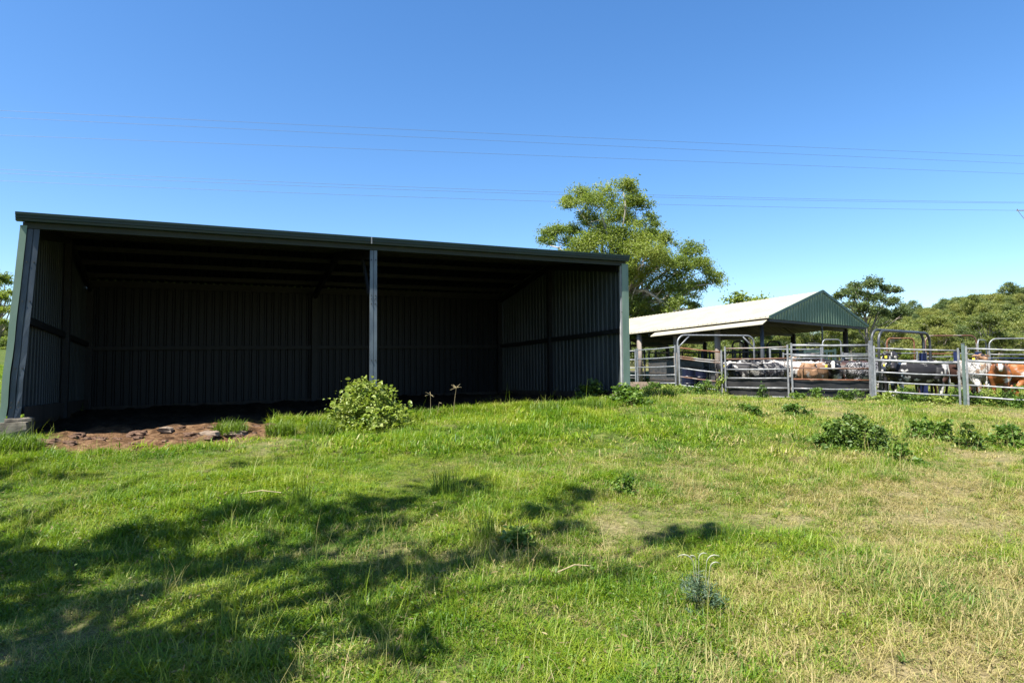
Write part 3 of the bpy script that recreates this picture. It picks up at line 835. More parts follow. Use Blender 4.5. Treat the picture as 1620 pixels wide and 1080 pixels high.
# tall open gum beyond the yard shed roof
LBL_TALL = 'tallest open crowned gum behind the right corner of the cream roofed shed'
TY = 70.0; tb = G(1372, TY); rg = np.random.default_rng(15); bl = []
for px, py, rp in [(1340, 466, 13), (1326, 470, 9), (1352, 455, 12), (1372, 450, 13), (1388, 448, 10), (1402, 460, 11), (1416, 462, 9), (1365, 470, 15), (1385, 475, 14), (1345, 485, 13), (1410, 480, 12), (1370, 492, 16), (1395, 498, 14), (1350, 505, 14), (1428, 494, 12), (1418, 500, 13)]:
    p = P(px, py, TY+rg.normal(0, 1.5)); bl.append((p[0]-tb[0], p[1]-tb[1], p[2]-tb[2], rp*TY/FPX*.98))
tree('gum_tree', tb, bl, (0, 0, -.3), (.2, .1, 5.0), .15, LBL_TALL, group=None, n_per=1500, size=.2, leafm=M['leaf_scrub'], barkm=M['bark'], seed=21, droop=.5, spread=.33, flat=.95)
# tree top showing over the ridge
p = G(1180, 62); first(proto_tree('bushy', 7.2, 4.5, 10, .4, M['leaf_gum'], M['bark'], 33, 330, .34), 'gum_tree', p, 'tree of which only the top shows over the long cream roof', None)
# left edge tree
LY = 40.0; lb = G(-14, LY); rg = np.random.default_rng(17); bl = []
for px, py, rp in [(8, 448, 13), (-5, 440, 14), (12, 468, 11), (0, 470, 12), (10, 492, 10), (-10, 490, 14), (18, 486, 6), (-25, 455, 16), (-30, 480, 16), (14, 520, 6), (4, 512, 9), (-20, 515, 12)]:
    p = P(px, py, LY+rg.normal(0, .8)); bl.append((p[0]-lb[0], p[1]-lb[1], p[2]-lb[2], rp*LY/FPX*1.05))
tree('gum_tree', lb, bl, (0, 0, -.3), (.1, .1, 2.4), .2, 'small tree at the left edge beyond the leaning shed corner', n_per=2200, size=.14, leafm=M['leaf_gum'], seed=25, droop=.6)

# tree line behind the yards, each a copy of one of four kinds
kinds = []
for i, (kd, h, w, n, low, lm, bm) in enumerate([('bushy', 6.5, 6.0, 13, .22, M['leaf_scrub'], M['bark']), ('bushy', 5.2, 5.6, 12, .15, M['leaf_scrub'], M['bark']),
                                               ('gum', 7.2, 5.2, 15, .36, M['leaf_scrub'], M['pale_bark']), ('bushy', 3.4, 4.2, 9, .12, M['leaf_gum'], M['bark'])]):
    kinds.append(proto_tree(kd, h, w, n, low, lm, bm, 60+i, 900, .2))
KL = ['rounded green scrub tree in the line behind the yards', 'broad low scrub tree in the line behind the yards', 'slender pale trunked gum in the line behind the yards', 'low yellowish shrub in the line behind the yards']
KN = ['scrub_tree', 'scrub_tree', 'gum_tree', 'shrub']
roots = [None]*4
line = []
rg = np.random.default_rng(77)
for i in range(64):
    px = 985+i*(700/63)+rg.normal(0, 6); Y = rg.uniform(62, 95)
    k = int(rg.choice(4, p=[.32, .28, .18, .22]))
    if px < 1300: k = int(rg.choice([1, 3, 3, 0], p=[.35, .35, .15, .15]))
    line.append((px, Y, k))
for px, Y, k in line:
    p = G(px, Y); sc = rg.uniform(.5, .85)*(.95 if px < 1300 else 1.0); rz = rg.uniform(0, 6.28)
    if roots[k] is None:
        roots[k] = first(kinds[k], KN[k], p, KL[k], 'trees in the line behind the yards'); roots[k].rotation_euler.z = rz; roots[k].scale = (sc,)*3
    else:
        dup(roots[k], p, rz, sc)
# far trees on the left skyline
for px, Y, s in [(-20, 190, 1.4), (-2, 180, 1.2), (10, 200, 1.3), (20, 185, 1.1), (32, 195, 1.2), (-45, 190, 1.3)]:
    dup(roots[0], G(px, Y), px, s, 'distant tree on the far edge of the left paddock', 'distant trees on the left skyline')

for px, Y, s_ in [(-30, 178, 2.0), (-12, 172, 1.8), (0, 176, 2.1), (14, 170, 1.7), (28, 176, 1.9)]:
    dup(roots[3], G(px, Y)-np.array([0, 0, 1.3]), px, s_, 'low shrub in the distant scrub on the far edge of the left paddock', 'low shrubs on the left skyline')

# wooded hill: one mass
fp = []
for i, (h, w, n) in enumerate([(9, 8, 12), (11, 7, 12), (8, 9, 12), (12, 8, 14)]):
    rg = np.random.default_rng(90+i)
    V = clump_crown(rand_blobs(rg, h, w, n, .3, .14, .22), 110, .48, rg, sub=10)
    fp.append(quads_mesh('forest_source_%02d' % i, V, M['leaf_scrub'], rg.uniform(0, 1, len(V)), 6, LEAF_F, link=False))
n = 4200
rg = np.random.default_rng(101)
yy = np.sqrt(rg.uniform(95**2, 430**2, n)); xx = yy*rg.uniform(.17, 1.15, n)
dens = fbm(xx*.03, yy*.03, 71, 3)
kp = dens > .33
xx, yy = xx[kp], yy[kp]; k = len(xx)
s = rg.uniform(.38, .8, k)*np.where(xx/yy < .5, .62, 1.0)
scatter('forest', np.stack([xx, yy, H(xx, yy)-.5], 1), np.stack([np.zeros(k), np.zeros(k), rg.uniform(0, 6.28, k)], 1), np.stack([s, s, s*rg.uniform(.85, 1.2, k)], 1), rg.integers(0, 4, k), fp)

# ------------------------------------------------------------------ cream roofed yard shed
YA = P(1213, 504, 28.5); YB = P(1366, 515, 34.5)
_d = (YB-YA)[:2]; YW = np.linalg.norm(_d); ud = _d/YW
nd = np.array([-ud[1], ud[0]])
EZ = (YA[2]+YB[2])/2; SLOPE = -.034
def Q(a, t, c):                                   # a across the gable, t along the ridge, c above eave line
    p = YA[:2]+ud*a+nd*t
    return np.array([p[0], p[1], EZ+c+SLOPE*t])
RISE = 1.47; YL = 15.0
yorg = np.array([*Q(YW/2, YL/2, 0)[:2], gz(*Q(YW/2, YL/2, 0)[:2])])
ys_ = thing('yard_shed', yorg, 'open sided cattle yard shed with long cream roof and green gable', 'shed')
QX = np.array([ud[0], ud[1], 0]); QY = np.array([nd[0], nd[1], SLOPE]); QY /= np.linalg.norm(QY)
def yroof(a0, c0, a1, c1, name):
    mb = MB(); pr = ribs(YL+.3, .25, .02)
    for side, mi in ((0, 0), (1, 1)):
        vs = []
        for a, c in ((a0, c0), (a1, c1)):
            for t, o in pr: vs.append(Q(a, t-.15, c+.05*side+o))
        k = len(pr)
        f = [((j, j+1, j+1+k, j+k) if (side == 0) else (j, j+k, j+1+k, j+1)) for j in range(k-1)]
        mb.add(vs, f, mi)
    # close the edges
    k = len(pr)
    ed = [Q(a0, -.15, c0), Q(a0, -.15, c0+.05), Q(a1, -.15, c1+.05), Q(a1, -.15, c1)]
    mb.add(ed, [(0, 1, 2, 3)], 1)
    ed = [Q(a0, -.15, c0), Q(a0, YL+.15, c0), Q(a0, YL+.15, c0+.05), Q(a0, -.15, c0+.05)]
    mb.add(ed, [(0, 1, 2, 3)], 1)
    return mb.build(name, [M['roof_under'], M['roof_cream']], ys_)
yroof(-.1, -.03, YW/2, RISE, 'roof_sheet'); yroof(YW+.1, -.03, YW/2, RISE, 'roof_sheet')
# lower eave sheet along the near side
mb = MB()
for (c, dz) in ((0, 0),):
    vs = [Q(-.42, -.05, -.28), Q(-.42, 6.2, -.28), Q(-.05, 6.2, -.10), Q(-.05, -.05, -.10)]
    vs += [v+np.array([0, 0, -.04]) for v in vs]
    mb.add(vs, [(0, 1, 2, 3)[::-1], (4, 5, 6, 7), (0, 4, 5, 1)[::-1], (1, 5, 6, 2), (2, 6, 7, 3), (3, 7, 4, 0)])
mb.build('eave_sheet', M['roof_cream'], ys_)
# gable cladding with ribs
pr = ribs(YW, .26, .05); mb = MB(); vs = []
for side in (0, 1):
    for a, o in pr: vs.append(Q(a, -.16-o+side*.03, 0.0-.06))
    for a, o in pr: vs.append(Q(a, -.16-o+side*.03, max(.0, RISE*(1-abs(a-YW/2)/(YW/2))-.02)))
k = len(pr); f = [(j, j+1, j+1+k, j+k) for j in range(k-1)]+[(2*k+j, 3*k+j, 3*k+j+1, 2*k+j+1) for j in range(k-1)]
mb.add(vs, f); mb.build('gable_end', M['gable_green'], ys_)
for s in (0, 1):
    mb = MB(); a0 = -.1 if s == 0 else YW+.1
    mb.beam(Q(a0, -.2, .0), Q(YW/2, -.2, RISE+.05), .06, .13); mb.build('barge_capping', M['shed_green'], ys_)
mb = MB(); mb.beam(Q(0, -.1, -.12), Q(YW, -.1, -.12), .08, .12); mb.build('tie_beam', M['dark_steel'], ys_)
mb = MB(); mb.tube([Q(YW/2, -.1, -.18), Q(YW/2, -.1, -1.5)], .04, 8); mb.build('drop_post', M['bow_grey'], ys_)
for t in (.4, 2.7, 5.1, 7.5, 10, 12.5):
    p = Q(.25, t, 0); mb = MB(); g0 = gz(p[0], p[1])
    mb.tube([(p[0], p[1], g0-.2), (p[0], p[1], p[2]-.08)], .14 if t > 1 else .085, 10); mb.build('post', M['timber'] if t > 1 else M['bow_grey'], ys_, smooth_=True)
for t in (.85, 3.8, 6.8, 9.8, 12.8):
    p = Q(YW-.25, t, 0); mb = MB(); g0 = gz(p[0], p[1])
    mb.tube([(p[0], p[1], g0-.2), (p[0], p[1], p[2]-.08)], .13, 10); mb.build('post', M['timber_dark'], ys_, smooth_=True)
for t in (.85, 3.8, 6.8, 9.8, 12.8):
    mb = MB(); mb.beam(Q(.2, t, -.14), Q(YW-.2, t, -.14), .08, .16); mb.beam(Q(.2, t, -.1), Q(YW/2, t, RISE-.15), .06, .1); mb.beam(Q(YW-.2, t, -.1), Q(YW/2, t, RISE-.15), .06, .1)
    mb.build('truss', M['dark_steel'], ys_)

# ------------------------------------------------------------------ yard panels, gates and arches
GP = 'steel cattle yard panels'
def panel(px0, Y0, px1, Y1, hs, label, m=None, cat='fence panel', name='stockyard_fence', thick=(), posts=True, rails_m=None, ext=.08, pw=.055, group=GP, belt=None):
    a = G(px0, Y0); b = G(px1, Y1); m = m or M['zinc']
    t = thing(name, a, label, cat, group)
    d = (b-a); L = np.linalg.norm(d[:2]); ax = np.array([d[0]/L, d[1]/L, 0]); side = np.array([-ax[1], ax[0], 0])
    top = max(hs)+ext
    if posts:
        for q in (a, b):
            mb = MB(); mb.box((q[0], q[1], q[2]+top/2-.05), (pw, pw, top+.1), np.array([ax, side, [0, 0, 1]])); mb.build('post', m, t)
    for i, h in enumerate(hs):
        mm = (rails_m or {}).get(i, m)
        p0 = a+[0, 0, h]; p1 = b+[0, 0, h]
        k = 5; tt = np.linspace(0, 1, k)[:, None]
        pp = p0+(p1-p0)*tt; pp[1:-1, 2] -= .012*np.sin(np.linspace(.3, 2.8, k-2))
        mb = MB(); mb.tube(pp, .040 if i in thick else .025, 8, flat=.62); mb.build('rail', mm, t, smooth_=True)
    if belt:
        for z0, z1 in belt:
            mb = MB(); k = 9; tt = np.linspace(0, 1, k); vs = []
            for s_ in (0, 1):
                for z in (z0, (z0+z1)/2, z1):
                    for i in range(k):
                        off = .055+.02*math.sin(i*1.7+z*9)+s_*.012
                        p = a+(b-a)*(.01+.98*tt[i]); vs.append(p+side*off+np.array([0, 0, z+.01*math.sin(i*2.3)]))
            f = []
            for s_ in (0, 1):
                for r_ in range(2):
                    for i in range(k-1):
                        q = s_*3*k+r_*k+i; f.append((q, q+1, q+1+k, q+k))
            mb.add(vs, f); mb.build('rubber_belting', M['rubber'], t, smooth_=True)
    return t

def arch(px0, Y0, px1, Y1, ytop, label, m, r_=.032, corner=.32, brace=False, name='gate_arch', double=0, group='bowed gate frames of the yards'):
    a = G(px0, Y0); b = G(px1, Y1)
    za = P(px0, ytop, Y0)[2]; zb = za
    t = thing(name, a, label, 'gate frame', group)
    d = (b-a)[:2]; L = np.linalg.norm(d); ax = np.array([d[0]/L, d[1]/L, 0])
    side = np.array([-ax[1], ax[0], 0])
    def bow(off):
        pts = [a+off-[0, 0, .1], np.array([a[0], a[1], za-corner])+off]
        for k in range(1, 7):
            w = k/6*math.pi/2
            pts.append(np.array([a[0], a[1], za-corner])+off+ax*corner*(1-math.cos(w))+np.array([0, 0, corner*math.sin(w)]))
        for k in range(0, 6):
            w = k/6*math.pi/2
            pts.append(np.array([b[0], b[1], zb-corner])+off-ax*corner*(1-math.sin(w))+np.array([0, 0, corner*math.cos(w)]))
        pts += [np.array([b[0], b[1], zb-corner])+off, b+off-[0, 0, .1]]
        return pts
    mb = MB(); mb.tube(bow(np.zeros(3)), r_, 8); mb.build('bow', m, t, smooth_=True)
    if double:
        mb = MB(); off2 = ax*double*.6-side*.12-np.array([0, 0, .03]); mb.tube(bow(off2), r_, 8); mb.build('bow', m, t, smooth_=True)
        mb = MB()
        for q, zz in ((a, za), (b, zb)):
            for h in (.5, 1.2, 1.75):
                mb.tube([q+[0, 0, h], q+off2+[0, 0, h]], .02, 6)
        mb.build('spacer', m, t)
    if brace:
        for s, q in ((1, a), (-1, b)):
            mb = MB(); mb.tube([np.array([q[0], q[1], za-.52]), np.array([q[0], q[1], za-.03])+ax*s*.52], r_*.8, 6); mb.build('corner_brace', m, t, smooth_=True)
    return t

H5 = [.26, .60, .94, 1.31, 1.71]; H6 = [.03, .35, .70, 1.02, 1.40, 1.80]
panel(940, 31.5, 1006, 29.2, H5, 'galvanised panel mostly hidden behind the right corner of the dark shed')
panel(1009, 28.8, 1069, 25.9, H5, 'clean galvanised five rail gate left of the arched gate frame', cat='gate', name='yard_gate')
arch(1073, 25.5, 1194, 26.4, 530, 'wide galvanised arch with two diagonal corner braces', M['zinc'], .036, .32, True)
panel(1075, 25.3, 1142, 24.5, [.21, .53, .87, 1.24, 1.32, 1.66], 'rusty railed gate under the braced arch', M['zinc'], cat='gate', name='yard_gate', rails_m={1: M['zinc_rust'], 4: M['zinc_rust'], 3: M['zinc_rust'], 5: M['rust']})
panel(1148, 24.2, 1247, 22.8, H6, 'panel with black rubber belting and a rusty top rail', rails_m={5: M['zinc_rust'], 4: M['zinc_rust']}, belt=[(.02, .32), (.37, .68)])
panel(1253, 22.4, 1376, 21.75, [.03, .34, .66, 1.05, 1.47, 1.83], 'panel with black rubber belting and thick pale upper rails', thick=(4, 5), rails_m={2: M['rust'], 3: M['zinc_rust']}, belt=[(.02, .31), (.37, .63)])
arch(1381, 21.6, 1463, 23.6, 521, 'heavy double bowed grey arch at the middle of the yard front', M['bow_grey'], .046, .38, False, double=.35)
panel(1384, 21.45, 1517, 20.35, [.31, .62, .94, 1.33, 1.73], 'five rail panel in front of the big black cow', thick=(3,))
t = thing('fence_post', G(1525, 20.05), 'single grey green painted post at the right of the yard front', 'post')
mb = MB(); p = G(1525, 20.05); mb.box((p[0], p[1], p[2]+.92), (.062, .062, 2.0), None); mb.build('shaft', M['green_post'], t)
mb = MB(); mb.box((p[0], p[1], p[2]+1.93), (.075, .075, .02), None); mb.build('cap', M['zinc'], t)
panel(1530, 20.0, 1660, 18.8, [.30, .65, 1.0, 1.40, 1.78], 'panel at the right edge in front of the orange cattle', thick=(3,))
# stout square post beside the double arch
t = thing('fence_post', G(1377, 21.62), 'stout pale square post left of the double bowed arch', 'post')
mb = MB(); p = G(1377.5, 21.5); mb.box((p[0]+.02, p[1]-.02, p[2]+.95), (.085, .085, 2.0), None); mb.build('shaft', M['zinc'], t)
mb = MB(); mb.box((p[0]+.02, p[1]-.02, p[2]+1.96), (.095, .095, .02), None); mb.build('cap', M['zinc'], t)
# second row
panel(1219, 25.6, 1300, 25.4, [.3, .62, 1.0, 1.38, 1.75], 'pale panel inside the yard behind the rubber lined panel')
arch(1303, 27.5, 1332, 27.7, 537, 'small narrow arch under the green gable', M['zinc'], .028, .18)
panel(1334, 28.0, 1400, 28.4, [.3, .62, 1.0, 1.42, 1.62], 'inner panel right of the small narrow arch')
panel(1240, 28.2, 1302, 28.0, [.3, .62, 1.0, 1.42, 1.62], 'inner panel left of the small narrow arch')
arch(1405, 28.5, 1448, 28.7, 535, 'small rusty orange arch seen through the double bowed arch', M['rust'], .032, .2)
panel(1404, 28.3, 1452, 28.5, [.3, .62, 1.0, 1.35, 1.66], 'inner gate beneath the small rusty arch', cat='gate', name='yard_gate')
arch(1466, 29.5, 1547, 29.6, 531, 'long arch with a rust stained left corner', M['zinc_rust'], .032, .3)
panel(1466, 29.2, 1513, 29.2, [.3, .62, 1.0, 1.3, 1.52, 1.66], 'inner panel between the two navy posts', rails_m={3: M['navy'], 5: M['rust']})
panel(1518, 29.2, 1547, 29.2, [.3, .62, 1.0, 1.3, 1.66], 'short inner panel right of the navy posts')
arch(1549, 28.8, 1562, 29.6, 537, 'slim half hoop between the two long arches', M['zinc'], .028, .25)
arch(1567, 28.8, 1670, 28.4, 536, 'long bright arch at the right edge', M['zinc'], .03, .3)
panel(1567, 28.6, 1680, 28.2, [.3, .62, 1.0, 1.28, 1.5, 1.66], 'inner panel at the right edge below the bright arch', rails_m={4: M['navy']})
for px, Y, h, lb_ in ((1461, 23.6, 1.62, 'navy post under the right leg of the double bowed arch'), (1514.5, 29.0, 1.75, 'navy post in the middle of the inner panels'), (1549, 28.6, 1.75, 'navy post beside the slim half hoop')):
    p = G(px, Y); t = thing('sliding_gate_post', p, lb_, 'post', 'navy posts of the sliding gates')
    mb = MB(); mb.box((p[0], p[1], p[2]+h/2), (.19, .14, h), None); mb.build('shaft', M['navy'], t)
    mb = MB(); mb.box((p[0], p[1], p[2]+h+.012), (.21, .16, .02), None); mb.build('cap', M['zinc'], t)
# dark rails and hoops in the shade under the roof
rg = np.random.default_rng(3)
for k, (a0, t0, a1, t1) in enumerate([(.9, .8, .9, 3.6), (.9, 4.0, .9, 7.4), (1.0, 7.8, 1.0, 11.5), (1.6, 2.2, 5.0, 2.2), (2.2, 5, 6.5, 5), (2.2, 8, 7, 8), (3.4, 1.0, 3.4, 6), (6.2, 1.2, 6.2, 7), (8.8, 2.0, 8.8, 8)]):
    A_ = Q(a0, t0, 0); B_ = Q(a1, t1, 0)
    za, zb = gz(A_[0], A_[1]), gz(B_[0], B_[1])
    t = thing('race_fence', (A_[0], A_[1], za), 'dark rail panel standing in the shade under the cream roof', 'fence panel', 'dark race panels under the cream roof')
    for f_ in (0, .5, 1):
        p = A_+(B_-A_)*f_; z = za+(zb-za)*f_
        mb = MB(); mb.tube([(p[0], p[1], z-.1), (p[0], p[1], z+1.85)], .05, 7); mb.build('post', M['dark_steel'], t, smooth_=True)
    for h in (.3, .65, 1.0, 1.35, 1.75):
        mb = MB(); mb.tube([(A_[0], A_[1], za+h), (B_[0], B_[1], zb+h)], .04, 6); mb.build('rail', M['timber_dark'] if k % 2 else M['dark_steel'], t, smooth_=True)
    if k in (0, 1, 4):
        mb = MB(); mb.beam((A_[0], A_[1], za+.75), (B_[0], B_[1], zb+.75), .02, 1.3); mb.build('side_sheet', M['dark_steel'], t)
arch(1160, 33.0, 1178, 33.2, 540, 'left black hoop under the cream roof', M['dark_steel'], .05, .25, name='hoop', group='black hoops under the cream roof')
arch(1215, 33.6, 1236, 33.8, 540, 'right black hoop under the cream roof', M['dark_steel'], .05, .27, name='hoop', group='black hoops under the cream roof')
# cattle crush
p = G(1285, 30.5); t = thing('cattle_crush', p, 'dark green steel cattle crush under the gable end', 'cattle crush')
for dx in (-.5, .9):
    for dy in (-.4, .4):
        mb = MB(); mb.box((p[0]+dx, p[1]+dy, p[2]+.95), (.09, .09, 1.9)); mb.build('post', M['crush_green'], t)
for dy in (-.4, .4):
    mb = MB(); mb.box((p[0]+.2, p[1]+dy, p[2]+.5), (1.3, .03, .9)); mb.build('side_panel', M['crush_green'], t)
    mb = MB()
    for i in range(9): mb.tube([(p[0]-.4+i*.15, p[1]+dy, p[2]+.9), (p[0]-.4+i*.15, p[1]+dy, p[2]+1.7)], .022, 6)
    mb.build('bars', M['crush_green'], t)
    mb = MB(); mb.beam((p[0]-.55, p[1]+dy, p[2]+1.8), (p[0]+.95, p[1]+dy, p[2]+1.8), .08, .1); mb.build('top_rail', M['crush_green'], t)
mb = MB(); mb.tube([(p[0]-.3, p[1], p[2]+1.85), (p[0]-.3, p[1]-.1, p[2]+2.2), (p[0]+.3, p[1]-.2, p[2]+2.15)], .03, 6); mb.build('lever', M['dark_steel'], t)
# blue drums
def drum(p, label):
    t = thing('drum', p, label, 'drum', 'blue drums in the shade')
    z = [0, .02, .28, .30, .32, .58, .60, .62, .88, .9]; r_ = [.27, .29, .29, .305, .29, .29, .305, .29, .29, .27]
    mb = MB(); mb.tube([(p[0], p[1], p[2]+q) for q in z], r_, 20); mb.build('body', M['drum'], t, smooth_=False)
    mb = MB(); mb.tube([(p[0], p[1], p[2]+.895), (p[0], p[1], p[2]+.92)], .26, 20); mb.build('lid', M['drum'], t)
drum(G(1089, 27.2), 'left blue plastic drum behind the rusty railed gate'); drum(G(1108, 27.6), 'right blue plastic drum behind the rusty railed gate')
# pale kerb of the old trough beside the gate
mbk = G(1000, 27.0)
o = rough_block((mbk[0]+.3, mbk[1], mbk[2]+.14), (1.7, .5, .34), np.array([[.8, -.6, 0], [.6, .8, 0], [0, 0, 1]]), M['pale_stone'], 'water_trough', None, seed=8)
tag(o, 'low pale concrete trough behind the clean galvanised gate', 'trough')

# ------------------------------------------------------------------ cattle
def cow_mesh(seed, yaw=0.0, pitch=-.25, neck_up=.25, name='body'):
    mb = MB()
    # trunk as a loft of superelliptic rings: (x, z centre, half width, half height, exponent)
    rings_ = [(-.86, 1.06, .06, .10), (-.83, 1.05, .15, .19), (-.74, 1.02, .245, .29), (-.55, .98, .275, .345), (-.32, .935, .31, .375), (-.05, .915, .345, .40), (.2, .925, .335, .395),
              (.42, .955, .29, .385), (.6, .985, .25, .36), (.74, 1.0, .195, .30), (.84, 1.01, .12, .20), (.88, 1.01, .05, .1)]
    n = 20; vs = []
    for x, zc, w, h in rings_:
        for j in range(n):
            a = 2*math.pi*j/n; c, s = math.cos(a), math.sin(a)
            yy_ = w*np.sign(c)*abs(c)**.82*(1-.16*max(0, s)); zz_ = h*np.sign(s)*abs(s)**.9
            if s > 0: zz_ = h*(abs(s)**.75)*.92
            vs.append((x, yy_, zc+zz_))
    k = len(rings_)
    f = [(i*n+j, (i+1)*n+j, (i+1)*n+(j+1) % n, i*n+(j+1) % n) for i in range(k-1) for j in range(n)]
    f += [tuple(range(n)), tuple((k-1)*n+j for j in range(n))[::-1]]
    mb.add(vs, f)
    # hips and withers
    for s in (-1, 1):
        mb.tube([(-.52, s*.2, 1.22), (-.46, s*.21, 1.25), (-.40, s*.2, 1.22)], [.05, .07, .05], 8)
    # neck and head, turned by yaw about the shoulder
    cy, sy = math.cos(yaw), math.sin(yaw)
    def rot(p, k=1.0):
        a = yaw*k; c_, s_ = math.cos(a), math.sin(a); x = p[0]-.68
        return (.68+x*c_-p[1]*s_, x*s_+p[1]*c_, p[2])
    hz = 1.08+neck_up
    mb.tube([rot((.50, 0, 1.02), .0), rot((.78, 0, 1.06+neck_up*.3), .4), rot((.98, 0, 1.06+neck_up*.65), .75), rot((1.16, 0, hz), 1)], [.29, .225, .165, .125], 14, flat=.8)
    hd = np.array([math.cos(pitch), 0, math.sin(pitch)])
    b0 = np.array([1.12, 0, hz+.03])
    ts = [-.06, .0, .08, .17, .27, .36, .43, .465]; rs = [.07, .115, .128, .118, .095, .085, .082, .05]
    mb.tube([rot(b0+hd*t_*1.08) for t_ in ts], rs, 14, flat=.86)
    up = np.array([-hd[2], 0, hd[0]])
    for s in (-1, 1):                              # ears
        e0 = b0+hd*.02+up*.04+np.array([0, s*.09, 0])
        e1 = e0+np.array([-.02, s*.11, -.01]); e2 = e0+np.array([-.03, s*.21, -.05])
        mb.tube([rot(e0), rot(e1), rot(e2)], [.035, .055, .015], 8, flat=.6)
    for s in (-1, 1):
        fo = .06*s*(1 if seed % 2 else -1)
        mb.tube([(.56, s*.17, .98), (.58, s*.185, .80), (.57+fo*.4, s*.17, .62), (.575+fo, s*.155, .42), (.57+fo, s*.155, .36), (.565+fo, s*.155, .16), (.575+fo, s*.155, .10), (.60+fo, s*.155, .0)],
                [.15, .125, .085, .062, .052, .043, .052, .062], 10)
        mb.tube([(-.58, s*.15, 1.02), (-.55, s*.19, .86), (-.50-fo*.3, s*.18, .70), (-.60-fo*.6, s*.165, .56), (-.72-fo, s*.155, .46), (-.69-fo, s*.155, .32), (-.665-fo, s*.155, .16), (-.65-fo, s*.155, .10), (-.62-fo, s*.155, .0)],
                [.2, .19, .15, .10, .068, .052, .046, .054, .062], 10)
    mb.tube([(-.82, 0, 1.26), (-.90, 0, 1.18), (-.925, .01, .95), (-.93, .02, .70), (-.92, .03, .58), (-.91, .03, .45)], [.04, .032, .026, .024, .04, .02], 8)
    mb.tube([(-.35, 0, .60), (-.30, 0, .54), (-.2, 0, .56)], [.08, .10, .06], 10)   # udder / sheath
    o = mb.build('cow_source', M['eye'], None, link=True)
    rm = o.modifiers.new('r', 'REMESH'); rm.mode = 'VOXEL'; rm.voxel_size = .02
    sm = o.modifiers.new('s', 'SMOOTH'); sm.iterations = 5; sm.factor = .5
    dg = bpy.context.evaluated_depsgraph_get()
    me = bpy.data.meshes.new_from_object(o.evaluated_get(dg))
    me.name = name
    me.polygons.foreach_set('use_smooth', [True]*len(me.polygons))
    old = o.data; bpy.data.objects.remove(o); bpy.data.meshes.remove(old)
    eyes = [rot(b0+hd*.13*1.08+up*.035+np.array([0, s*.098, 0])) for s in (-1, 1)]
    ears = [rot(b0+hd*.02+up*.0+np.array([-.0, s*.23, -.06])) for s in (-1, 1)]
    nose = rot(b0+hd*.5)
    return me, eyes, ears, nose

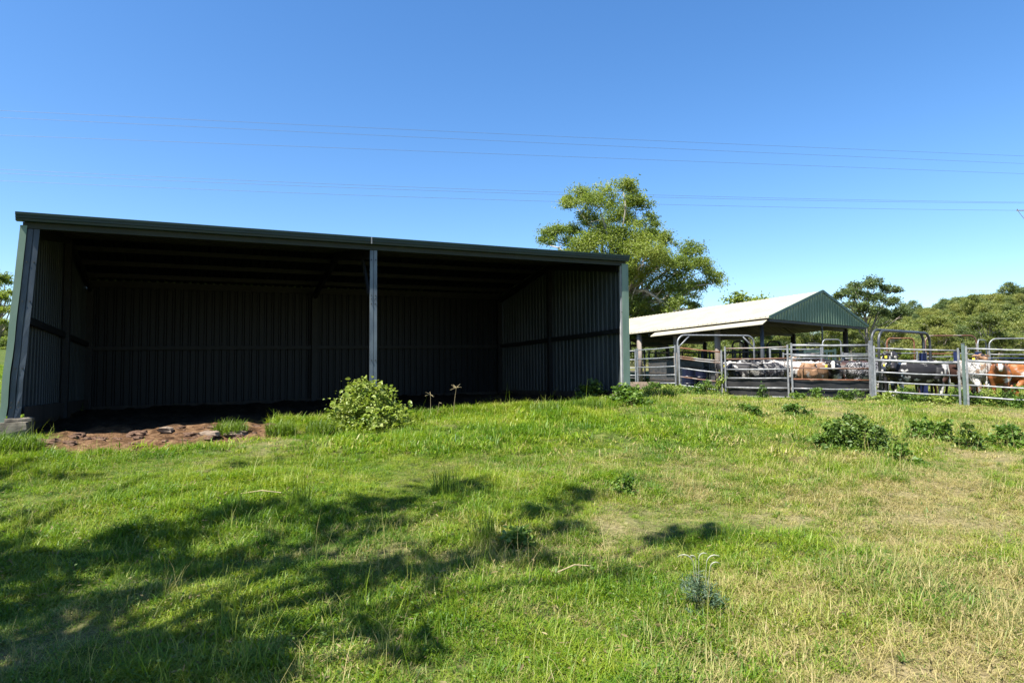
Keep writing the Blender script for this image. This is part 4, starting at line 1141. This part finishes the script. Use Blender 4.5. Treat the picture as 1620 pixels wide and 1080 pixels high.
def coat(name, base, patch=None, amount=.5, scale=2.2, topline=None, speck=None, face=None, seed=0.0, white_legs=None, detail=3, rump=None):
    m, nt, b = new_mat(name)
    tc = N(nt, 'ShaderNodeTexCoord'); mp = N(nt, 'ShaderNodeMapping'); mp.inputs['Location'].default_value = (seed*3.7, seed*1.3, seed*2.1)
    nt.links.new(tc.outputs['Object'], mp.inputs['Vector'])
    col = N(nt, 'ShaderNodeMix', data_type='RGBA'); hz = N(nt, 'ShaderNodeTexNoise'); hz.inputs['Scale'].default_value = 9; hz.inputs['Detail'].default_value = 5
    nt.links.new(mp.outputs[0], hz.inputs['Vector']); nt.links.new(hz.outputs[0], col.inputs['Factor'])
    col.inputs[6].default_value = (*[c*.7 for c in base], 1); col.inputs[7].default_value = (*[min(1, c*1.35) for c in base], 1)
    cur = col.outputs[2]
    sp = N(nt, 'ShaderNodeSeparateXYZ'); nt.links.new(tc.outputs['Object'], sp.inputs[0])
    def layer(mask, c):
        nonlocal cur
        mx = N(nt, 'ShaderNodeMix', data_type='RGBA'); nt.links.new(mask, mx.inputs['Factor']); nt.links.new(cur, mx.inputs[6]); mx.inputs[7].default_value = (*c, 1); cur = mx.outputs[2]
    def nmask(sc, lo, hi, dt=3):
        nz = N(nt, 'ShaderNodeTexNoise'); nz.inputs['Scale'].default_value = sc; nz.inputs['Detail'].default_value = dt
        nt.links.new(mp.outputs[0], nz.inputs['Vector'])
        mr = N(nt, 'ShaderNodeMapRange'); mr.inputs['From Min'].default_value = lo; mr.inputs['From Max'].default_value = hi
        nt.links.new(nz.outputs[0], mr.inputs['Value']); return mr.outputs[0], nz.outputs[0]
    if patch:
        k, _ = nmask(scale, .62-.25*amount-.02, .62-.25*amount+.03, detail); layer(k, patch)
    if speck:
        k, _ = nmask(26, .50, .58, 2); layer(k, speck)
    def zmask(lo, hi, sock=2, wob=.12):
        _, nv = nmask(4, 0, 1, 3)
        ad = N(nt, 'ShaderNodeMath', operation='MULTIPLY_ADD'); ad.inputs[1].default_value = wob*2
        nt.links.new(nv, ad.inputs[0]); 
        s2 = N(nt, 'ShaderNodeMath', operation='SUBTRACT'); s2.inputs[1].default_value = wob; nt.links.new(sp.outputs[sock], s2.inputs[0]); nt.links.new(s2.outputs[0], ad.inputs[2])
        mr = N(nt, 'ShaderNodeMapRange'); mr.inputs['From Min'].default_value = lo; mr.inputs['From Max'].default_value = hi
        nt.links.new(ad.outputs[0], mr.inputs['Value']); return mr.outputs[0]
    if rump: layer(zmask(-.60, -.66, 0, .10), rump)
    if topline: layer(zmask(1.255, 1.275, 2, .05), topline)
    if white_legs: layer(zmask(.30, .26, 2, .1), white_legs)
    if face:                                       # blaze: narrow in y, on the head only
        lo = zmask(1.22, 1.25, 0, .04); 
        ab = N(nt, 'ShaderNodeMath', operation='ABSOLUTE'); nt.links.new(sp.outputs[1], ab.inputs[0])
        mr = N(nt, 'ShaderNodeMapRange'); mr.inputs['From Min'].default_value = .06; mr.inputs['From Max'].default_value = .04; nt.links.new(ab.outputs[0], mr.inputs['Value'])
        mu = N(nt, 'ShaderNodeMath', operation='MULTIPLY'); nt.links.new(lo, mu.inputs[0]); nt.links.new(mr.outputs[0], mu.inputs[1]); layer(mu.outputs[0], face)
    nt.links.new(cur, b.inputs['Base Color']); b.inputs['Roughness'].default_value = .55; b.inputs['Specular IOR Level'].default_value = .3
    return m
WHITE = (.38, .365, .335); BLACK = (.012, .011, .012); TAN = (.21, .12, .065); ORANGE = (.19, .065, .02); DBROWN = (.045, .022, .016); GREY = (.16, .15, .15)
MESH = {'level': cow_mesh(1, 0, -.45, .16), 'left': cow_mesh(2, 1.15, -.5, .16), 'right': cow_mesh(3, -1.15, -.5, .16), 'low': cow_mesh(4, .25, -.75, -.05), 'high': cow_mesh(6, .2, -.25, .34)}
def cow(px, Y, deg, pose, m, label, sc=1.0, sx=1.0, tagged=False, dz=0):
    me, eyes, ears, nose = MESH[pose]
    p = G(px, Y); p[2] += dz
    t = thing('cow', p, label, 'cow', 'cattle standing in the yards', R(deg)); t.scale = (sc*sx, sc, sc)
    me2 = me.copy(); me2.materials.clear(); me2.materials.append(m)
    o = bpy.data.objects.new('body', me2); COL.objects.link(o); o.parent = t
    mb = MB()
    for e in eyes:
        mb = MB(); e = np.array(e); mb.tube([e-[0, 0, .02], e-[0, 0, .012], e, e+[0, 0, .012], e+[0, 0, .02]], [.006, .017, .022, .017, .006], 8)
        x = mb.build('eye', M['eye'], None, smooth_=True); x.parent = t
    if tagged:
        e = np.array(ears[0]); mb = MB(); mb.box(e+[.0, 0, -.03], (.015, .075, .085)); x = mb.build('ear_tag', M['tag'], None); x.parent = t
    return t
cow(1188, 25.0, 172, 'left', coat('coat_a', BLACK, WHITE, .05, 3, topline=WHITE, face=WHITE, seed=1), 'black cow with a white back line at the left end of the herd', .98, 1.0, True)
cow(1212, 24.2, 28, 'low', coat('coat_b', (.22, .21, .19), BLACK, .7, 5, speck=(.06, .055, .05), seed=2), 'grey speckled cow with its head lowered to the right', .98)
cow(1240, 25.8, 185, 'level', coat('coat_c', BLACK, WHITE, .12, 2, seed=3), 'plain black cow behind the grey speckled one', .96, 1.0)
cow(1228, 28.0, 20, 'high', coat('coat_d', TAN, WHITE, .25, 3, seed=4), 'brown and white cow at the back left of the herd', 1.0)
cow(1290, 23.6, 38, 'low', coat('coat_e', TAN, WHITE, .12, 2.4, seed=5), 'tan cow standing rump forward behind the rubber lined panel', 1.0, 1.0)
cow(1272, 25.2, 180, 'level', coat('coat_f', WHITE, BLACK, .6, 3, speck=(.4, .36, .32), seed=6), 'white backed cow just beyond the tan one', 1.02)
cow(1318, 24.2, -116, 'level', coat('coat_g', BLACK, WHITE, .16, 3, face=WHITE, seed=7), 'black white faced cow looking straight at the camera', .98, 1.0, True)
cow(1335, 25.8, 176, 'high', coat('coat_h', DBROWN, BLACK, .5, 2, seed=8), 'dark brown black cow behind the white faced one', 1.04)
cow(1368, 23.6, 20, 'low', coat('coat_i', WHITE, BLACK, .85, 2.8, speck=(.25, .24, .24), seed=9), 'white and black mottled cow left of the double bowed arch', .97)
cow(1450, 22.7, 178, 'left', coat('coat_j', BLACK, WHITE, .17, 3.2, topline=WHITE, face=WHITE, seed=10, white_legs=WHITE, rump=WHITE), 'big glossy black cow side on with white back line and tail', 1.03, 1.16, True)
cow(1408, 25.2, -119, 'high', coat('coat_k', BLACK, WHITE, .45, 2.5, face=WHITE, seed=11), 'black and white cow whose raised head shows over the big black cow', 1.05, 1.0, True)
cow(1392, 26.5, -112, 'high', coat('coat_l', BLACK, WHITE, .1, 2.5, seed=12), 'black cow with raised ears beside the double bowed arch', 1.05, 1.0, True)
cow(1508, 23.8, 10, 'low', coat('coat_m', DBROWN, None, seed=13), 'dark brown cow half hidden by the big black cow', 1.0)
cow(1542, 22.2, 75, 'level', coat('coat_n', WHITE, TAN, .25, 4, speck=(.10, .09, .08), seed=14, white_legs=(.05, .04, .04)), 'white speckled cow seen from behind beside the green post', 1.03)
cow(1540, 25.0, -118, 'high', coat('coat_o', TAN, BLACK, .3, 3, seed=15), 'tan cow with dark ears behind the white speckled one', 1.04, 1.0, True)
cow(1580, 21.6, -125, 'level', coat('coat_p', ORANGE, WHITE, .12, 2.6, face=WHITE, seed=16), 'orange brown cow facing the camera near the right edge', 1.0, 1.0)
cow(1634, 22.3, 8, 'left', coat('coat_q', (.23, .08, .022), WHITE, .15, 2.2, seed=17), 'bright orange cow cut off by the right edge', 1.02, 1.05)
cow(1612, 24.0, 190, 'level', coat('coat_r', GREY, BLACK, .45, 3, seed=18), 'grey and black cow behind the orange cattle', 1.05)

cow(1165, 27.0, 10, 'level', coat('coat_s', BLACK, WHITE, .08, 2, seed=21), 'black cow at the far left behind the white backed black cow', 1.0)
cow(1345, 24.6, 150, 'low', coat('coat_t', BLACK, DBROWN, .5, 2, seed=22), 'black cow between the white faced cow and the mottled cow', .98)
cow(1430, 26.0, 5, 'level', coat('coat_u', BLACK, WHITE, .1, 2, seed=23), 'black cow directly behind the big glossy black cow', 1.0)
cow(1478, 25.2, 185, 'level', coat('coat_v', DBROWN, BLACK, .3, 2, seed=24), 'dark brown cow behind the rump of the big black cow', 1.0)
cow(1580, 23.6, 5, 'level', coat('coat_w', DBROWN, ORANGE, .4, 2, seed=25), 'brown cow between the two orange cattle and the grey one', 1.0)

cow(1198, 26.6, 6, 'level', coat('coat_x', BLACK, WHITE, .15, 2.5, seed=31), 'black cow in the second row above the speckled grey cow', 1.02)
cow(1262, 26.8, 175, 'low', coat('coat_y', DBROWN, WHITE, .1, 2.5, seed=32), 'dark brown cow in the second row above the tan rump', 1.03)

# ------------------------------------------------------------------ shrubs, weeds and grass clumps
def mound(name, px, Y, w, h, n, leaf, m, label, cat, seed, group=None, stems=10, dens=.35, loc=None, droop=.2, aspect=.7, shade=None):
    rg = np.random.default_rng(seed)
    p = G(px, Y) if loc is None else np.array(loc)
    t = thing(name, p, label, cat, group)
    k = max(8, int(n/70))
    ph = rg.uniform(0, 6.28, k); el = rg.uniform(0, 1, k)**.8
    rr = np.sqrt(1-el**2)*rg.uniform(.3, 1.08, k)
    c = np.stack([rr*np.cos(ph)*w/2, rr*np.sin(ph)*w/2, el*h*rg.uniform(.45, 1.1, k)], 1)
    pick = rg.integers(0, k, n)
    pos = c[pick]+rg.normal(size=(n, 3))*np.array([w, w, h])*.085
    pos[:, 2] = np.abs(pos[:, 2])+.02
    # loose sprigs that stand clear of the outline
    ns = n//9; kk = max(4, ns//14); sp = rg.integers(0, k, kk); dv = rg.normal(size=(kk, 3)); dv[:, 2] = np.abs(dv[:, 2])+.5; dv /= np.linalg.norm(dv, axis=1)[:, None]
    pi = rg.integers(0, kk, ns); tpos = rg.uniform(0, 1, ns)[:, None]
    pos[:ns] = c[sp[pi]]+dv[pi]*tpos*h*.30+rg.normal(size=(ns, 3))*.022
    nk = n//6; an = rg.uniform(0, 6.28, nk); rd = w*(.30+.42*rg.uniform(0, 1, nk)**1.5)
    pos[ns:ns+nk] = np.stack([rd*np.cos(an), rd*np.sin(an), rg.uniform(.03, .22, nk)*h*(1.3-rd/w)], 1)
    V = leaves(pos, leaf, rg, droop, aspect, .9, sz_var=.5)
    quads_mesh('foliage', V, m, rg.uniform(0, 1, n), 6, LEAF_F, parent=t)
    mb = MB()
    for i in range(min(stems, k)):
        e = c[i]; mb.tube([(rg.normal(0, .03), rg.normal(0, .03), -.05), e*[.4, .4, .6], e], [.012, .008, .004], 5)
    o = mb.build('stems', M['stem'], None); o.parent = t
    return t
mound('bush', 588, 12.2, 1.42, .80, 5200, .066, M['leaf_bush'], 'large bright leafy bush at the foot of the middle post', 'bush', 1)
mound('bush', 992, 15.5, .9, .42, 1700, .075, M['leaf_weed'], 'leafy bush at the foot of the right shed corner', 'bush', 2)
mound('bush', 935, 16.2, .8, .4, 900, .065, M['leaf_dark'], 'small dark weed inside the shed mouth near the right corner', 'weed', 3)
mound('weed_clump', 1352, 10.2, 1.0, .44, 3000, .045, M['leaf_dark'], 'largest dark leafy weed clump on the right of the paddock', 'weed', 4)
mound('weed_clump', 1308, 10.3, .5, .32, 1000, .05, M['leaf_weed'], 'light weed on the left side of the largest dark clump', 'weed', 5)
mound('weed_clump', 1425, 9.3, .45, .22, 600, .045, M['leaf_weed'], 'small weed in front of and right of the largest dark clump', 'weed', 6)
mound('weed_clump', 1465, 11.5, .7, .42, 1500, .055, M['leaf_weed'], 'mid green weed between the dark clump and the panels', 'weed', 7)
mound('weed_clump', 1530, 10.6, .42, .34, 800, .045, M['leaf_dark'], 'narrow dark weed on the right of the paddock', 'weed', 8)
mound('weed_clump', 1588, 11.0, .75, .36, 1100, .055, M['leaf_weed'], 'bushy weed nearest the right edge of the paddock', 'weed', 9)
mound('weed_clump', 812, 5.55, .36, .17, 520, .036, M['leaf_weed'], 'dark leafy weed in the middle of the foreground shade', 'weed', 10)
mound('weed_clump', 982, 7.2, .24, .20, 260, .036, M['leaf_weed'], 'small upright weed right of the middle foreground', 'weed', 11)
mound('weed_clump', 1250, 14.5, .7, .25, 900, .05, M['leaf_weed'], 'low weed patch in the paddock before the rubber lined panels', 'weed', 12)
mound('weed_clump', 1180, 14.0, .6, .22, 800, .05, M['leaf_weed'], 'low weed patch before the rusty railed gate', 'weed', 13)
# weeds along the panels
i = 0
for px, Y, w, h in [(1115, 23.8, .9, .75), (1140, 23.9, .5, 1.1), (1205, 22.9, .5, .55), (1262, 21.9, .7, .5), (1290, 21.8, .6, .5), (1348, 21.2, .8, .62), (1330, 21.1, .5, .35), (1400, 21.0, .9, .40), (1425, 21.3, .7, .55), (1455, 21.2, .9, .35), (1480, 20.7, .8, .5),
                    (1500, 20.9, .5, .6), (1540, 20.3, .8, .5), (1562, 20.4, .9, .65), (1590, 19.8, .9, .6), (1612, 19.4, .8, .8), (1600, 21, 1.0, .7), (1440, 22.0, 1.0, .5), (1030, 25, 1.0, .4), (1060, 24.2, 1.2, .4), (1092, 24.0, 1.0, .5), (1520, 21.6, .9, .6), (1580, 21.1, .9, .6)]:
    mound('weed_clump', px, Y, w, h*.72, int(800*w), .055, (M['leaf_weed'], M['leaf_bush'], M['leaf_dark'])[i % 3 if i % 4 else 0], 'tall ragged weed growing along the bottom rails of the panels', 'weed', 100+i, 'weeds along the bottom rails', stems=6)
    i += 1

def tuft(px, Y, rad, L, n, w, m, label, seed, lean=.35, curl=.8, name='grass_tuft', group=None):
    rg = np.random.default_rng(seed); p = G(px, Y)
    V = blades(n, rad, L, lean, w, rg, curl)
    o = quads_mesh(name, V, m, rg.uniform(0, 1, n), 6, BL_F, loc=p, smooth_=True)
    tag(o, label, 'grass tuft', group); return o
tuft(22, 9.15, .36, .30, 1200, .011, M['tall_grass'], 'thick green grass tuft against the concrete footing at the left edge', 1, .45)
tuft(-45, 9.2, .45, .32, 1200, .011, M['tall_grass'], 'grass tuft just beyond the left edge of the footing', 2, .45)
tuft(366, 11.0, .26, .30, 700, .010, M['tall_grass'], 'first green tuft right of the bare earth', 3, .5)
tuft(446, 11.0, .24, .30, 560, .010, M['tall_grass'], 'second green tuft right of the bare earth', 4, .5)
tuft(512, 11.5, .3, .30, 700, .010, M['tall_grass'], 'green tuft at the left foot of the large bush', 5, .5)
tuft(865, 14.0, .4, .3, 500, .011, M['tall_grass'], 'tall grass at the sill of the right shed bay', 6, .45)
tuft(930, 14.5, .4, .32, 500, .011, M['tall_grass'], 'tall grass left of the right corner bush', 7, .45)
tuft(705, 7.3, .15, .36, 160, .006, M['tall_grass'], 'upright rushy tuft in the upper part of the shade', 8, .15, .3)
tuft(478, 6.6, .10, .42, 46, .006, M['tall_grass'], 'thin upright stalks left of the middle foreground', 9, .12, .2)
tuft(765, 5.7, .12, .30, 60, .006, M['tall_grass'], 'sparse upright blades beside the dark foreground weed', 10, .15, .3)
tuft(1040, 17.6, .5, .45, 600, .012, M['tall_grass'], 'dark grass clump in the shadow of the right shed corner', 11, .35)

# star seed heads at the shed sill
def star_stalk(px, Y, h, label, seed, bend=.06, n=9, r_=.13):
    rg = np.random.default_rng(seed); p = G(px, Y); t = thing('seed_stalk', p, label, 'seed stalk', 'dry seed stalks at the shed sill')
    top = p+np.array([bend, 0, h]); mb = MB(); mb.tube([p-[0, 0, .03], p+np.array([bend*.3, 0, h*.5]), top], [.0035, .003, .002], 5); mb.build('stalk', M['straw'], t)
    mb = MB()
    for k in range(n):
        a = rg.uniform(0, 6.28); d = np.array([math.cos(a), math.sin(a)*.6, rg.uniform(-.25, .8)]); d /= np.linalg.norm(d)
        mb.tube([top, top+d*r_*.5, top+d*r_+[0, 0, -.015]], [.0025, .004, .002], 5)
    mb.build('seed_head', M['straw'], t)
star_stalk(717, 13.3, .62, 'dry seed stalk with the widest star head', 1)
star_stalk(681, 13.2, .50, 'dry seed stalk with a narrower head beside the bush', 2, .0, 6, .12)
star_stalk(692, 13.3, .32, 'shortest bare seed stalk at the sill', 3, .03, 3, .06)
# blue green thistle like plant with arched seed heads
t = mound('thistle', 1096, 4.35, .30, .25, 1500, .030, M['leaf_blue'], 'blue green feathery weed with arching seed heads in the right foreground', 'weed', 31, droop=-.5, aspect=.16)
p = np.array(t.location)
for k, (dx, dy, h, bx) in enumerate([(-.03, .0, .36, -.13), (.02, .02, .40, .07), (.07, -.01, .37, .11), (.0, .03, .39, -.05), (.10, .0, .33, .08)]):
    tt = np.linspace(0, 1, 14); ang = np.clip((tt-.55)/.45, 0, 1)*2.3
    px_ = dx*.4+dx*.8*tt; pz = .02+h*tt
    arc = tt > .55
    rr = abs(bx)*.5; x0 = dx*.4+dx*.8*.55; z0 = .02+h*.85
    pts = [(px_[i], dy, z0*tt[i]/.55) if not arc[i] else (x0+math.copysign(rr, bx)*(1-math.cos(ang[i])), dy, z0+rr*math.sin(ang[i])) for i in range(14)]
    mb = MB(); mb.tube(pts, np.where(arc, .0042*np.sin(np.clip(ang/2.3, .05, .98)*3.14)+.001, .0016), 6); o = mb.build('seed_head', M['seed'], None, smooth_=True); o.parent = t
# fallen sticks
for px, Y, L, a, lb_ in [(415, 7.0, .42, .1, 'thin pale stick lying at the edge of the shade'), (905, 4.9, .3, .5, 'short bent straw stem in the sunny middle')]:
    p = G(px, Y); mb = MB(); d = np.array([math.cos(a), math.sin(a), 0]); mb.tube([p-d*L/2+[0, 0, .05], p+[0, .02, .075], p+d*L/2+[0, 0, .05]], .006, 5); o = mb.build('stick', M['straw'], origin=p); tag(o, lb_, 'stick')

# ------------------------------------------------------------------ power lines and pole
def wire(y0, ym, y1, Y0, Y1, label, grp, r_):
    """thin cable through three photographed heights; spans far past both sides of the view"""
    a = P(-160, y0-160*(ym-y0)/800*1.35, Y0*.93); m_ = P(800, ym, (Y0+Y1)/2); b = P(1780, y1+2, Y1)
    A0 = P(0, y0, Y0); B0 = P(1620, y1, Y1)
    d = B0-A0
    # sag fitted so the cable also passes the middle height
    s = ((m_-A0)@d)/(d@d); lin = A0+d*s; sag = (lin[2]-m_[2])/(4*s*(1-s))
    t = np.linspace(-.25, 1.15, 40)[:, None]
    pts = A0+d*t; pts[:, 2] -= (4*sag*t*(1-t))[:, 0]
    mb = MB(); mb.tube(pts, r_, 5); o = mb.build('power_line', M['wire'], origin=pts[0]); tag(o, label, 'power line', grp)
wire(175, 224, 247, 62, 88, 'highest wire of the upper set crossing the sky', 'power lines', .015)
wire(186, 235, 259, 62, 88, 'middle wire of the upper set crossing the sky', 'power lines', .015)
wire(214, 255, 275, 62, 88, 'lowest wire of the upper set crossing the sky', 'power lines', .015)
wire(268, 307, 320, 80, 105, 'highest wire of the lower set crossing the sky', 'power lines', .019)
wire(274, 311, 321.5, 80, 105, 'middle wire of the lower set crossing the sky', 'power lines', .019)
wire(286, 322, 333, 80, 105, 'lowest wire of the lower set crossing the sky', 'power lines', .019)
pb = G(1652, 104); t = thing('power_pole', pb, 'timber power pole past the right edge with one crossarm end showing', 'power pole')
c1 = P(1608, 333, 104); zt = c1[2]
mb = MB(); mb.tube([pb-[0, 0, .3], (pb[0], pb[1], zt+1.2)], [.19, .13], 12); mb.build('pole', M['pole_wood'], t)
mb = MB(); mb.beam(c1, (2*pb[0]-c1[0], pb[1], zt), .1, .14); mb.build('crossarm', M['pole_wood'], t)
for s in (-1, 1):
    mb = MB(); mb.beam((pb[0]+s*abs(pb[0]-c1[0])*.95, pb[1]-.1, zt-.08), (pb[0], pb[1]-.1, zt-4.2), .05, .06); mb.build('brace', M['pole_wood'], t)
for s in (-.95, -.5, .5, .95):
    mb = MB(); x = pb[0]+s*abs(pb[0]-c1[0]); mb.tube([(x, pb[1], zt+.07), (x, pb[1], zt+.13), (x, pb[1], zt+.2), (x, pb[1], zt+.26)], [.03, .07, .06, .03], 8); mb.build('insulator', M['dark_steel'], t)

# ------------------------------------------------------------------ trees behind the photographer whose shade falls on the grass
SUN_EL, SUN_H = R(58), np.array([-.755, -.656]); SUN_H /= np.linalg.norm(SUN_H)
def shade_tree(targets, label, seed, base_off, hgt):
    """targets: (x, y, height, radius) - ground spots that this crown shades"""
    rg = np.random.default_rng(seed); bl = []
    for gx, gy, hh, r_ in targets:
        q = np.array([gx, gy])+SUN_H*hh/math.tan(SUN_EL); bl.append((q[0], q[1], hh+gz(gx, gy), r_))
    c = np.mean([b[:2] for b in bl], axis=0)+np.array(base_off); z = gz(c[0], c[1])
    bl = [(x-c[0], y-c[1], zz-z, r_) for x, y, zz, r_ in bl]
    return tree('gum_tree', (c[0], c[1], z), bl, (0, 0, -.3), (.3, .2, hgt), .13, label, n_per=520, size=.2, leafm=M['leaf_gum'], seed=seed, droop=.6, spread=.36)
def gp(px, py):
    """ground point under a pixel"""
    Y = 3.0
    for _ in range(200):
        p = P(px, py, Y)
        if p[2] <= gz(p[0], p[1])+.02: break
        Y += .06
    return p[0], p[1]
def tg(l):
    return [(*gp(px, py), h, r_*.82) for px, py, h, r_ in l]
shade_tree(tg([(-60, 905, 9, .8), (10, 905, 8.5, .6), (70, 895, 9.2, .55), (140, 880, 8.6, .55), (210, 865, 9.4, .5), (280, 850, 8.4, .45), (340, 825, 9.6, .4), (250, 900, 8, .45), (330, 895, 8.8, .45), (400, 900, 8.2, .45), (470, 895, 9, .35),
               (-80, 1000, 8, .8), (10, 1010, 7, .5), (80, 1000, 7.6, .42), (-20, 1060, 7.4, .5), (90, 1065, 8, .4), (190, 1045, 7.6, .42), (260, 1065, 8.2, .46), (340, 1055, 7.2, .44), (410, 1030, 7.8, .30), (300, 1020, 8.4, .28),
               (10, 745, 10.6, .5), (90, 760, 11, .4), (-60, 780, 10.5, .6), (20, 820, 10, .35), (380, 735, 10.8, .3)]),
           'shade gum standing out of view to the left of the photographer', 51, (-1.6, -1.0), 5.5)
shade_tree(tg([(430, 805, 9, .45), (500, 815, 9.6, .45), (570, 815, 9, .5), (640, 795, 10, .5), (700, 775, 9.2, .5), (760, 770, 10.5, .35), (550, 835, 8.8, .4), (560, 895, 8.2, .42), (630, 900, 8.8, .42), (690, 890, 8, .36),
               (780, 870, 9.8, .38), (840, 865, 9.2, .36), (850, 820, 9.5, .4), (920, 785, 10.4, .4), (900, 830, 8.8, .35), (1060, 855, 9.4, .3), (1130, 845, 10.6, .3), (600, 1000, 7.6, .25), (640, 1030, 7.2, .25)]),
           'second shade gum out of view behind the photographer', 52, (-1.2, -2.2), 6)

# ------------------------------------------------------------------ light and sky
w = bpy.data.worlds.new('World'); scene.world = w; w.use_nodes = True
nt = w.node_tree
sky = nt.nodes.new('ShaderNodeTexSky'); sky.sky_type = 'NISHITA'; sky.sun_disc = False
sky.sun_elevation = SUN_EL; sky.sun_rotation = math.atan2(SUN_H[0], SUN_H[1])
sky.air_density = 1.0; sky.dust_density = .6; sky.ozone_density = 3.0; sky.altitude = 100
bg = nt.nodes['Background']; bg.inputs['Strength'].default_value = .076
hs = nt.nodes.new('ShaderNodeHueSaturation'); hs.inputs['Saturation'].default_value = 1.25; hs.inputs['Hue'].default_value = .503
nt.links.new(sky.outputs[0], hs.inputs['Color']); nt.links.new(hs.outputs[0], bg.inputs['Color'])
sl = bpy.data.lights.new('sun', 'SUN'); sl.energy = 5.0; sl.angle = R(.5); sl.color = (1, .95, .86)
so = bpy.data.objects.new('sun', sl); COL.objects.link(so)
sv = Vector((SUN_H[0]*math.cos(SUN_EL), SUN_H[1]*math.cos(SUN_EL), math.sin(SUN_EL)))
so.rotation_euler = sv.to_track_quat('Z', 'Y').to_euler(); so.location = (-20, -20, 40)

scene.view_settings.view_transform = 'Standard'; scene.view_settings.look = 'None'
scene.view_settings.exposure = 1.63; scene.view_settings.gamma = 1
scene.render.engine = 'CYCLES'
scene.cycles.max_bounces = 8; scene.cycles.transparent_max_bounces = 8
scene.cycles.use_denoising = True
